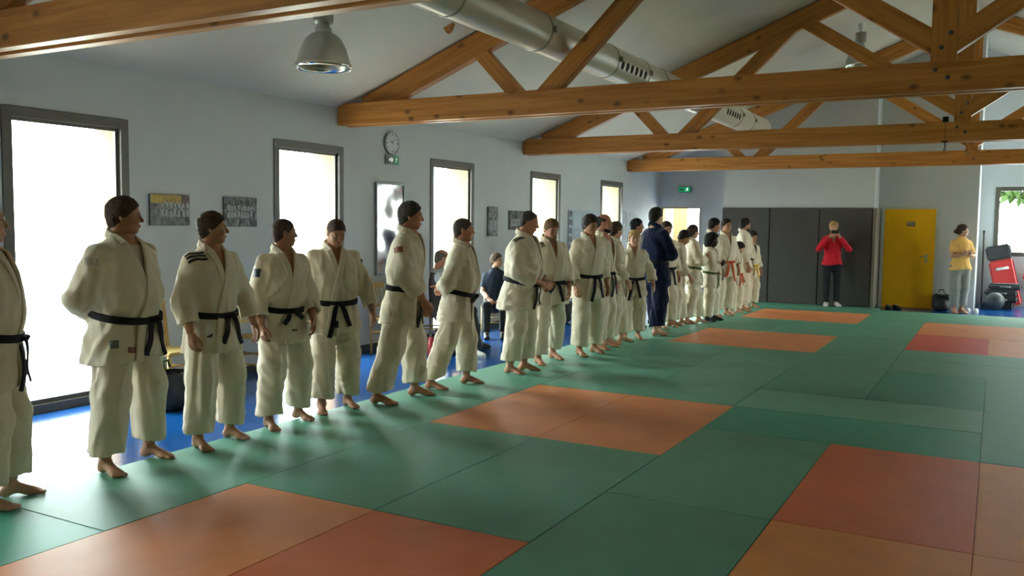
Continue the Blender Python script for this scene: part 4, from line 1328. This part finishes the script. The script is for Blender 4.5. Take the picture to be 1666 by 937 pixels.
# crinkled mirror board
r = on_wall('mirror', 'tall warped reflective mirror board hung between two windows', 'mirror', 3.60, 1.55)
hy, hz = .315, .61
NY, NZ = 22, 40
V = []; rg = np.random.RandomState(8)
for j in range(NZ):
    for i in range(NY):
        y = -hy + .02 + (2 * hy - .04) * i / (NY - 1); z = -hz + .02 + (2 * hz - .04) * j / (NZ - 1)
        V.append((.022 + .0035 * math.sin(7 * y + 3 * math.sin(5 * z)) * math.cos(4 * z + 2) + .003 * math.sin(11 * y + 1.3 * z), y, z))
F = [(j * NY + i, j * NY + i + 1, (j + 1) * NY + i + 1, (j + 1) * NY + i) for j in range(NZ - 1) for i in range(NY - 1)]
link('mirror_sheet', from_arrays('mirror_sheet', V, F), mat('mirror_foil', (0.45, 0.40, 0.39), 0.10, .5, .02, metal=1.0), r, True)
fm = MB(); fm.box(0, .035, -hy, -hy + .022, -hz, hz).box(0, .035, hy - .022, hy, -hz, hz).box(0, .035, -hy + .022, hy - .022, hz - .022, hz).box(0, .035, -hy + .022, hy - .022, -hz, -hz + .022)
fm.build('frame', mat('mirror_frame', (0.20, 0.22, 0.21), .35, .5, .1, metal=.4), r, bevel=.003)

# notice boards
r = on_wall('notice_board', 'bluish notice board with a strip of photos along its edge', 'notice board', 9.88, 1.46)
box('board', mat('board_blue_grey', (0.30, 0.37, 0.42), .5), r, 0, .02, -.68, .76, -.5, .46, bevel=.003)
for k in range(6):
    box('photo_slip', photo_mat('slip_%d' % k, [(0.05, 0.05, 0.06), (0.16, 0.13, 0.12), (0.3, 0.3, 0.3)], 14, 7 + k), r, .02, .023, -.66, -.53, .33 - .16 * k, .44 - .16 * k)
sheet = mat('notice_sheet', (0.40, 0.47, 0.50), .6, var=.05)
for k, (y0, y1, z0, z1) in enumerate(((-.48, -.1, .1, .42), (-.05, .32, .12, .42), (.36, .72, .05, .42), (-.48, -.1, -.35, .05), (-.05, .32, -.35, .06), (.36, .72, -.4, 0))):
    box('notice', sheet, r, .02, .0225, y0, y1, z0, z1)
for k in range(9):
    MB().lathe([(.0001, .012), (.008, .01), (.008, 0)], (0, 0, 0), 10).build('push_pin', patch_m['navy'], r).location = (.024, -.44 + .14 * k, .405 - (.02 if k % 2 else 0))
r = on_wall('notice_papers', 'cluster of pale paper notices pinned up near the far corner', 'papers', 12.5, 1.66)
rg = random.Random(3)
for (y, z, w, h_) in ((-.45, .16, .2, .28), (-.2, .1, .22, .3), (.06, .15, .2, .28), (.3, .08, .22, .3), (-.4, -.2, .22, .3), (-.1, -.24, .22, .3), (.2, -.27, .2, .28)):
    box('sheet', photo_mat('paper_%d' % int(100 * (y + z + 2)), [(0.30, 0.34, 0.35), (0.42, 0.45, 0.45), (0.5, 0.52, 0.52)], 20, y * 9), r, 0, .004 + .002 * rg.random(), y - w / 2, y + w / 2, z - h_ / 2, z + h_ / 2)

# ------------------------------------------------------------------ chairs
def chair(x, y, rz, label):
    r = empty('wooden_chair', (x, y, ZF), math.radians(rz)); tag(r, label, 'chair', 'wooden chairs along the windowed wall')
    for sx, sy in ((.19, .19), (.19, -.19)):
        MB().tube([(sx, sy, 0), (sx, sy, .45)], [.016, .02], 10).build('leg', chair_wood, r, smooth=True)
    for sy in (.17, -.17):
        MB().tube([(-.18, sy, 0), (-.19, sy, .45), (-.25, sy * 1.02, .90)], [.016, .02, .015], 10).build('leg', chair_wood, r, smooth=True)
    st = MB().prism([(-.21, -.19), (.22, -.215), (.22, .215), (-.21, .19)], 2, .43, .462)
    st.build('seat', rush, r, bevel=.01)
    for z, xx, hgt in ((.86, -.245, .07), (.60, -.21, .035)):
        MB().box(xx - .010, xx + .010, -.17, .17, z - hgt / 2, z + hgt / 2).build('back_rail', chair_wood, r, bevel=.006)
    for yy in (-.085, 0, .085):
        MB().tube([(-.212, yy, .60), (-.243, yy, .84)], [(.010, .006), (.012, .006)], 8).build('back_slat', chair_wood, r)
    for z in (.16, .28):
        for sy in (.18, -.18):
            MB().tube([(.19, sy * 1.05, z), (-.185, sy * .95, z)], .010, 8).build('stretcher', chair_wood, r, smooth=True)
    for z in (.20, .33):
        MB().tube([(.19, .19, z), (.19, -.19, z)], .010, 8).build('stretcher', chair_wood, r, smooth=True)
    MB().tube([(-.185, .17, .24), (-.185, -.17, .24)], .010, 8).build('stretcher', chair_wood, r, smooth=True)
    return r
chair(-2.74, -.30, 5, 'wooden chair with a round black sports bag in front of it')
chair(-2.80, .98, -5, 'wooden chair under the grey group photo canvas')
chair(-2.78, 3.20, 0, 'empty wooden chair below the warped mirror')
chair(-2.52, 3.86, 38, 'wooden chair carrying the seated person in a dark vest')
chair(-2.58, 5.56, -62, 'wooden chair carrying the seated person in a navy T-shirt')

# ------------------------------------------------------------------ bags, shoes, bottle on the floor
def blob(name, prims, m, parent, h=.012, amp=.006, seed=1, k=.04, zmin=0.0):
    P_ = np.array([np.array(p[1]) + s_ * np.array(p[2] if p[0] == 'e' else (p[3],) * 3) for p in prims for s_ in (-1, 1)] + [np.array(p[2]) + s_ * p[4] for p in prims if p[0] == 'c' for s_ in (-1, 1)])
    g = Grid(P_.min(0) - .05, P_.max(0) + .05, h)
    d = None
    for p in prims:
        e = ell(g, p[1], p[2]) if p[0] == 'e' else (rbox(g, p[1], p[2], p[3]) if p[0] == 'b' else cap(g, p[1], p[2], p[3], p[4]))
        d = e if d is None else smin(d, e, k)
    d = d - amp * wob((g.X, g.Y, g.Z), seed, 24)
    d = np.maximum(d, zmin + .001 - g.Z)
    V, Q = surfnet(g, d)
    return link(name, from_arrays(name, relax(V, Q, 1, .4), Q), m, parent, True)
bag_m = mat('black_nylon', (0.016, 0.017, 0.019), .55, .4, .2, 20, .3, 200)
def backpack(x, y, z, rz, label, s=1.0, strap=bag_m, body=bag_m):
    r = empty('backpack', (x, y, z), math.radians(rz), s); tag(r, label, 'bag')
    blob('bag_body', [('b', (0, 0, .2), (.13, .17, .2), .1), ('e', (.10, 0, .13), (.09, .13, .12))], body, r, .014)
    MB().tube([(-.05, -.05, .38), (-.06, -.04, .44), (-.06, .04, .44), (-.05, .05, .38)], .012, 8).build('carry_handle', strap, r, smooth=True)
    for sy in (-.09, .09):
        MB().tube([(-.12, sy, .36), (-.19, sy, .28), (-.19, sy, .12), (-.12, sy, .05)], [(.02, .006)] * 4, 8).build('strap', strap, r, smooth=True)
    MB().tube([(.10, -.12, .33), (.135, 0, .345), (.10, .12, .33)], .005, 6).build('zip', mat('zip_grey', (0.15, 0.15, 0.15), .4), r)
    return r
backpack(-2.30, -.64, ZF, 20, 'round black sports bag on the blue floor in front of a wooden chair', .98, strap=mat('green_strap', (0.06, 0.10, 0.03), .6))
backpack(-2.45, 7.62, ZF, -30, 'black backpack standing on the blue floor below the notice board', 1.05)
backpack(3.10, 14.05, ZF, -80, 'black backpack leaning beside the yellow door wall', .98)
backpack(4.82, 15.05, ZF, 200, 'black bag with a yellow strap on the alcove floor', .85, strap=mat('yellow_strap', (0.65, 0.55, 0.04), .5))
r = empty('duffel_bag', (-1.95, 3.62, ZF), math.radians(75)); tag(r, 'black duffel bag with blue panel on the floor by the seated pair', 'bag')
blob('bag_body', [('c', (-.2, 0, .12), (.2, 0, .12), .12, .12), ('b', (0, 0, .08), (.26, .12, .08), .06)], bag_m, r, .014)
box('blue_panel', mat('bag_blue', (0.03, 0.14, 0.5), .5), r, -.12, .12, -.135, -.11, .05, .16, bevel=.008)
MB().tube([(-.1, -.08, .2), (-.08, -.05, .31), (.08, -.05, .31), (.1, -.08, .2)], .012, 8).build('carry_handle', bag_m, r, smooth=True)
def shoe_pair(x, y, z, rz, m, label, sole=white_pl):
    V, Q = tpl(('shoe', 0))
    out = []
    for k, sg in enumerate((1, -1)):
        r = empty('shoe', (x + .075 * sg * -math.sin(math.radians(rz)), y + .075 * sg * math.cos(math.radians(rz)), z), math.radians(rz + 8 * sg)); tag(r, ('left ' if sg > 0 else 'right ') + label, 'shoe')
        VV = V * np.array((1, sg * -1, 1)); QQ = Q if sg < 0 else Q[:, ::-1]
        link('upper', from_arrays('shoe_upper', VV, QQ), m, r, True)
        MB().prism([(-.085, -.035), (0, -.034), (.1, -.046), (.17, -.04), (.2, 0), (.17, .043), (.1, .048), (0, .036), (-.085, .035)], 2, 0, .018).build('sole', sole, r)
        MB().tube([(.04, -.03, .085), (.05, 0, .095), (.04, .03, .085)], .004, 6).build('lace', white_pl, r)
shoe_pair(-1.72, 3.42, ZF, -20, white_pl, 'white trainer on the blue floor beside the duffel bag')
shoe_pair(2.18, 13.86, ZF, -60, black_m, 'black shoe left in front of the yellow door', black_m)
shoe_pair(3.66, 13.92, ZF, 100, white_pl, 'white trainer near the person in the yellow T-shirt')
r = empty('red_flask', (-2.2, 3.30, ZF)); tag(r, 'red flask standing on the blue floor near the vest wearer\'s chair', 'bottle')
MB().lathe([(.0001, 0), (.055, 0), (.06, .01), (.06, .19), (.045, .22), (.03, .235)], n=24).build('flask_body', mat('red_enamel', (0.32, 0.02, 0.025), .35, .5), r, smooth=True)
MB().lathe([(.034, .23), (.034, .275), (.0001, .28)], n=20).build('cap', black_m, r, smooth=True)

# ------------------------------------------------------------------ equipment in the alcove
red_pad = mat('red_vinyl', (0.62, 0.05, 0.05), .4, .5, .05)
blk_pad = mat('black_vinyl', (0.03, 0.034, 0.034), .55, .5, .1, 10)
r = empty('kick_shield', (4.36, 15.95, ZF), 0); r.rotation_euler = (math.radians(-7), math.radians(-13), 0); tag(r, 'red kick shield with black top leaning in the alcove under the window', 'kick shield')
MB().box(-.24, .24, -.07, .07, .02, 1.05).build('red_cover', red_pad, r, bevel=.04, seg=3)
MB().box(-.245, .245, -.075, .075, 1.05, 1.38).build('black_top', blk_pad, r, bevel=.04, seg=3)
for zz in (.45, .85):
    MB().tube([(-.12, -.07, zz), (-.1, -.12, zz), (.1, -.12, zz), (.12, -.07, zz)], [(.012, .03)] * 4, 8).build('grip_strap', white_pl, r, smooth=True)
r = empty('kick_shield', (5.20, 15.95, ZF), 0); r.rotation_euler = (math.radians(-10), math.radians(-32), 0); tag(r, 'plain red pad slumped against the far alcove wall', 'kick shield')
MB().box(-.2, .2, -.06, .06, .16, .95).build('red_cover', red_pad, r, bevel=.04, seg=3)
MB().tube([(-.1, -.06, .4), (-.08, -.1, .4), (.08, -.1, .4), (.1, -.06, .4)], [(.01, .025)] * 4, 8).build('grip_strap', blk_pad, r, smooth=True)
for k in range(4):
    names = ('lowest black strike pad in the alcove stack', 'second black strike pad from the bottom of the alcove stack', 'third black strike pad from the bottom of the alcove stack', 'topmost black strike pad of the alcove stack')
    r = empty('strike_pad', (4.12 + .04 * (k % 2) + .02 * k, 15.45, ZF + .135 * k + .002), math.radians(3 * k - 4)); tag(r, names[k], 'strike pad', 'black strike pads stacked in the alcove')
    MB().box(-.31, .31, -.2, .2, 0, .132).build('pad_cover', blk_pad, r, bevel=.04, seg=3)
    MB().tube([(-.1, -.2, .066), (-.08, -.23, .066), (.08, -.23, .066), (.1, -.2, .066)], [(.008, .02)] * 4, 8).build('grip_strap', mat('strap_grey', (0.12, .13, .13), .5), r, smooth=True)
r = empty('medicine_ball', (4.06, 15.0, ZF)); tag(r, 'large black ball on the floor in front of the stacked pads', 'ball')
MB().lathe([(max(.185 * math.sin(t), .0001), .185 - .185 * math.cos(t)) for t in np.linspace(0, math.pi, 22)], n=36).build('ball_shell', blk_pad, r, smooth=True)
MB().lathe([(.1855, .18), (.187, .185), (.1855, .19)], n=36).build('seam', mat('ball_seam', (0.08, 0.085, 0.085), .5), r)
r = empty('pole', (3.80, 16.1, ZF)); tag(r, 'dark wooden staff leaning in the alcove corner', 'staff')
MB().tube([(0, -.1, 0), (-.02, .12, 1.62)], .018, 10).build('shaft', mat('dark_staff', (0.06, 0.04, 0.03), .5), r, smooth=True)
MB().tube([(-.02, .12, 1.60), (-.02, .125, 1.66)], .022, 10).build('end_cap', black_m, r, smooth=True)

# ------------------------------------------------------------------ the line of judo players, the spectators
ST = lambda z, y=-.1: None
def stripes(side):
    return [('shoulder_stripe', (.01 + .026 * k, side * (.155 + .006 * k), 1.41 - .010 * k), (.5, side * .55, .8), (.85, side * .35, -.3), .14, .013, patch_m['black']) for k in range(3)]
def logo(y, z):
    out = [('label_tag', (.0, y, z), (1, 0, 0), (0, 0, 1), .045, .085, patch_m['white'])]
    return out
N_, M_, F_ = .0115, .0135, .016
person('person in white judo suit in profile before the brightest window, dark belt', -.94, -3.03, 44, 1.72, [(-.86, -3.12), (-.98, -2.90)], arms=('back', 'back'), head=(12, 0), hair=('crop', 'white'), skin='fair', bulk=1.05, belly=.03, res=N_, vneck=1.12, seed=1)
person('person in white judo suit, hands behind the back, patches on jacket hem', -1.0, -2.10, 6, 1.775, [(-.93, -2.31), (-1.02, -1.90)], arms=('back', 'back'), head=(44, 2), hair=('short', 'brown'), skin='tan', bulk=1.17, belly=.05, res=N_, vneck=1.14, zv_open=.085, under=mat('pale_undershirt', (0.5, 0.42, 0.33), .8), seed=2, knot_y=.05, belt_ends=(.24, .22),
       patches=[('hem_patch', (.0, -.125, .83), (1, -.6, 0), (0, 0, 1), .05, .05, patch_m['grey']), ('hem_patch', (.0, -.045, .785), (1, -.3, 0), (0, .15, 1), .085, .036, patch_m['rust']), ('sleeve_emblem', (0, -.2, 1.33), (.3, -1, .25), (0, 0, 1), .07, .05, patch_m['faint'])])
person('person in white judo suit with dark shoulder stripes, standing before the grey group photo canvas', -.97, -1.38, -4, 1.69, [(-.93, -1.56), (-.97, -1.22)], arms=('hang_out', 'hang'), head=(50, 0), hair=('short', 'brown'), skin='tan', bulk=1.0, res=N_, vneck=1.19, seed=3, belt_ends=(.22, .20), knot_y=.05,
       patches=stripes(-1) + [('label_tag', (0, -.088, .865), (1, -.35, 0), (0, 0, 1), .05, .13, patch_m['white']), ('logo_bar', (.004, -.103, .838), (1, -.35, 0), (.0, .35, 1), .009, .014, patch_m['black']), ('logo_bar', (.004, -.089, .842), (1, -.35, 0), (.0, .35, 1), .009, .022, patch_m['black']), ('logo_bar', (.004, -.075, .846), (1, -.35, 0), (.0, .35, 1), .009, .030, patch_m['black'])])
person('person in white judo suit with a navy square patch on the sleeve', -.98, -.64, -14, 1.65, [(-.95, -.84), (-.98, -.47)], arms=('hang_front', 'hang'), head=(72, 0), hair=('crop', 'stubble'), skin='tan', bulk=1.03, res=N_, vneck=1.16, seed=4, belt_ends=(.06, .10),
       patches=[('sleeve_patch', (0, -.22, 1.30), (.45, -1, .1), (0, 0, 1), .07, .07, patch_m['navy']), ('hem_mark', (0, -.02, .82), (1, 0, 0), (0, 0, 1), .08, .015, patch_m['rust'])])
person('person in white judo suit looking straight down, navy patch on jacket hem', -1.0, .0, -34, 1.67, [(-1.0, -.16), (-.97, .15)], arms=('hang_out', 'hang'), head=(6, 24), hair=('crop', 'stubble'), skin='tan', bulk=1.1, res=N_, vneck=1.22, seed=5, belt_ends=(.20, .30), knot_y=-.0,
       patches=[('hem_patch', (0, -.04, .80), (1, 0, 0), (0, 0, 1), .06, .06, patch_m['navy']), ('sleeve_mark', (0, -.2, 1.34), (.5, -1, .2), (0, 0, 1), .05, .03, patch_m['grey']), ('sleeve_mark', (0, .2, 1.35), (.6, 1, .2), (0, 0, 1), .05, .03, patch_m['navy'])])
person('tall person in white judo suit in front of the warped mirror, rust sleeve emblem', -.72, .62, 24, 1.82, [(-.80, .36), (-.74, .86)], arms=('hang', 'hang_front'), head=(14, 4), hair=('short', 'ash'), skin='ruddy', bulk=1.03, lean=.10, res=N_, vneck=1.10, seed=6, belt_ends=(.30, .32), knot_y=-.01,
       patches=[('sleeve_emblem', (0, -.2, 1.33), (.5, -1, .3), (0, 0, 1), .06, .05, patch_m['rust'])])
person('person in white judo suit with feet wide apart and hands behind the back', -.66, 1.46, 22, 1.68, [(-.79, 1.20), (-.66, 1.66)], arms=('back', 'back'), head=(14, 0), hair=('crop', 'ash'), skin='ruddy', bulk=1.04, belly=.06, lean=.10, res=N_, vneck=1.06, seed=7, belt_ends=(.04, .05))
person('person in white judo suit with both hands clasped in front at the belt', -.55, 2.58, 8, 1.78, [(-.58, 2.43), (-.55, 2.70)], arms=('clasp', 'clasp'), head=(22, 14), hair=('receding', 'ash'), skin='ruddy', bulk=1.2, belly=.06, lean=.09, res=M_, vneck=1.08, seed=8, belt_ends=(.22, .26), patches=stripes(-1)[:2])
person('person in white judo suit with striped shoulder, head lowered, one hand at the belt', -.62, 3.42, -32, 1.71, [(-.62, 3.18), (-.66, 3.66)], arms=('hang_front', 'belt'), head=(-2, 22), hair=('short', 'sandy'), skin='ruddy', beard='sandy', bulk=1.13, belly=.03, res=M_, vneck=1.12, seed=9, belt_ends=(.22, .10), patches=stripes(-1))
person('person in white judo suit before the notice board, both arms hanging straight', -.46, 4.22, -30, 1.76, [(-.50, 4.08), (-.44, 4.40)], arms=('hang', 'hang'), head=(4, 8), hair=('bowl', 'dark'), skin='tan', bulk=.95, res=M_, vneck=1.22, seed=10, belt_ends=(.26, .30), knot_y=.03)
person('person in white judo jacket worn wide open at the chest', -.54, 4.85, 2, 1.78, [(-.52, 4.70), (-.52, 5.0)], arms=('hang', 'hang'), head=(12, 4), hair=('bald', 'dark'), skin='ruddy', beard='dark', bulk=1.0, res=F_, vneck=1.02, zv_open=.12, seed=11)
person('person in white judo suit in profile, between the open jacket and the green sleeve patch', -.58, 5.38, 30, 1.68, [(-.58, 5.25), (-.52, 5.55)], arms=('hang', 'hang_front'), head=(30, 6), hair=('short', 'brown'), skin='fair', kind='child', bulk=.9, res=F_, vneck=1.18, seed=12)
person('short person in white judo suit with a green sleeve patch beside the blue suit', -.52, 5.94, -58, 1.555, [(-.58, 5.82), (-.46, 6.03)], arms=('hang_out', 'hang_out'), head=(4, 6), hair=('ponytail', 'blond'), skin='fair', kind='woman', bulk=1.0, res=M_, vneck=1.20, seed=13, belt_ends=(.30, .34), head_scale=1.05, patches=[('sleeve_patch', (0, -.2, 1.30), (.4, -1, .2), (0, 0, 1), .06, .05, patch_m['green'])])
person('person in dark blue judo suit seen from behind with arms folded', -.44, 6.62, 58, 1.90, [(-.44, 6.75), (-.34, 6.48)], arms=('cross', 'cross'), head=(8, 2), hair=('short', 'dark'), skin='fair', bulk=1.08, res=M_, vneck=1.2, seed=14, top_m=GIB, leg_m=GIB)
person('person in white judo suit mostly hidden behind the dark blue suit', -1.02, 7.35, 10, 1.74, None, arms=('hang', 'hang'), head=(20, 0), hair=('short', 'black'), skin='tan', bulk=.95, res=F_, seed=15)
person('person in white judo suit half hidden behind the bowing one, near the doorway', -.62, 7.62, -28, 1.70, [(-.62, 7.50), (-.56, 7.74)], arms=('hang', 'hang'), head=(-14, 8), hair=('long', 'brown'), skin='fair', kind='woman', bulk=.95, res=F_, seed=16)
person('person in white judo suit bowing the head forward by the doorway', -.585, 8.06, 26, 1.57, [(-.565, 7.95), (-.51, 8.20)], arms=('hang', 'hang_front'), head=(14, 30), hair=('short', 'dark'), skin='tan', kind='child', bulk=.9, lean=.12, res=F_, seed=17, head_scale=1.08)
person('person in white judo suit and green belt, arms folded, against the bright doorway', -.46, 8.54, 34, 1.64, [(-.46, 8.34), (-.34, 8.60)], arms=('cross', 'cross'), head=(24, 0), hair=('short', 'brown'), skin='fair', kind='child', belt='green', bulk=.92, res=F_, seed=18, head_scale=1.06)
person('person in white judo suit with green belt and black footwear, arms folded', -.265, 8.96, 4, 1.48, [(-.265, 8.84), (-.225, 9.10)], arms=('cross', 'cross'), head=(16, 4), hair=('afro', 'black'), skin='brown', kind='child', belt='green', bulk=.98, res=F_, seed=19, head_scale=1.10, shoes=black_m)
person('person in white judo suit standing right behind the green belt with black footwear', -.37, 9.40, 14, 1.78, None, arms=('hang', 'hang'), head=(24, 10), hair=('short', 'dark'), skin='tan', bulk=1.05, res=F_, seed=20)
person('tall person in white judo suit with a bright orange belt', -.30, 10.0, -36, 1.77, [(-.38, 9.85), (-.28, 10.12)], arms=('hang', 'hang'), head=(0, 2), hair=('short', 'dark'), skin='tan', belt='orange', bulk=.95, res=F_, vneck=1.15, seed=21, belt_ends=(.34, .26))
person('person in white judo suit with black belt right before the grey wall padding', -.26, 11.15, 18, 1.80, None, arms=('hang', 'hang'), head=(26, 6), hair=('short', 'dark'), skin='tan', beard='black', bulk=1.05, res=F_, seed=22)
person('small person in white judo suit with orange belt and blue shoulder badge', -.26, 10.62, -16, 1.33, [(-.30, 10.50), (-.24, 10.76)], arms=('hang', 'hang'), head=(20, 24), hair=('bowl', 'dark'), skin='fair', kind='child', belt='orange', bulk=1.0, res=F_, seed=23, head_scale=1.16, patches=[('shoulder_badge', (0, -.18, 1.34), (.4, -1, .4), (0, 0, 1), .10, .12, patch_m['blue'])])
person('person in white judo suit over a black shirt with a yellow belt', -.30, 11.96, -30, 1.53, [(-.36, 11.86), (-.26, 12.08)], arms=('hang', 'hang'), head=(2, 6), hair=('bowl', 'dark'), skin='tan', kind='child', belt='yellow', under=patch_m['black'], bulk=.98, res=F_, vneck=1.10, seed=24, head_scale=1.10, belt_ends=(.3, .2))
red_s = mat('red_knit', (0.58, 0.015, 0.03), .8, .2, .08, 12, .3, 200); jeans_m = mat('dark_denim', (0.018, 0.019, 0.024), .8, .2, .2, 8, .3, 300)
person('person in red V-neck sweater holding up a phone against the grey padding', 1.06, 13.26, -72, 1.77, [(.97, 13.24), (1.17, 13.30)], arms=('phone', 'phone'), head=(0, 6), hair=('bowl', 'blond'), skin='fair', kind='woman', outfit='vneck', top_m=red_s, leg_m=jeans_m, shoes=mat('pale_trainer', (0.55, 0.48, 0.46), .6), vneck=1.30, zv_open=.07, res=F_, seed=25, sleeve=.85)
ph = empty('phone', (1.06 + .22 * math.cos(math.radians(-72)), 13.26 + .265 * math.sin(math.radians(-72)), 1.555), math.radians(-72)); tag(ph, 'small dark phone held up by the person in red', 'phone')
MB().box(-.005, .005, -.07, .07, -.036, .036).build('phone_body', black_m, ph, bevel=.004)
MB().lathe([(.0001, 0), (.008, 0), (.008, .003), (.0001, .003)], (0, 0, 0), 12).build('lens', steel, ph).location = (.006, .05, .02)
tee_y = mat('yellow_tee', (0.85, 0.50, 0.15), .85, .2, .08, 8, .3, 200); sweat = mat('grey_sweatpants', (0.30, 0.30, 0.27), .85, .2, .06, 8, .3, 200)
person('barefoot person in yellow T-shirt and grey trousers with arms folded', 3.42, 13.80, -62, 1.77, [(3.34, 13.80), (3.47, 13.86)], arms=('cross', 'cross'), head=(74, 0), hair=('bun', 'brown'), skin='fair', kind='woman', outfit='loose', top_m=tee_y, leg_m=sweat, res=F_, seed=26, sleeve=.05, z0=ZF)
person('seated person in dark vest over a pale shirt', -2.46, 3.86, 38, 1.72, None, arms=('reach', 'reach'), head=(16, 10), hair=('bald', 'grey'), skin='ruddy', outfit='shirt', top_m=mat('pale_blue_shirt', (0.45, 0.50, 0.52), .8, .2), leg_m=mat('black_trousers', (0.02, 0.02, 0.022), .8), vest=mat('dark_vest', (0.04, 0.035, 0.035), .8), shoes=black_m, seated=True, res=F_, seed=27, sleeve=.9, z0=ZF, bulk=1.1)
person('seated person in navy T-shirt and black trousers', -2.55, 5.50, -60, 1.60, None, arms=('lap', 'lap'), head=(60, 0), hair=('short', 'brown'), skin='fair', kind='child', outfit='tee', top_m=mat('navy_tee', (0.012, 0.022, 0.045), .85), leg_m=mat('black_trousers', (0.02, 0.02, 0.022), .8), shoes=black_m, seated=True, res=F_, seed=28, sleeve=.05, z0=ZF)
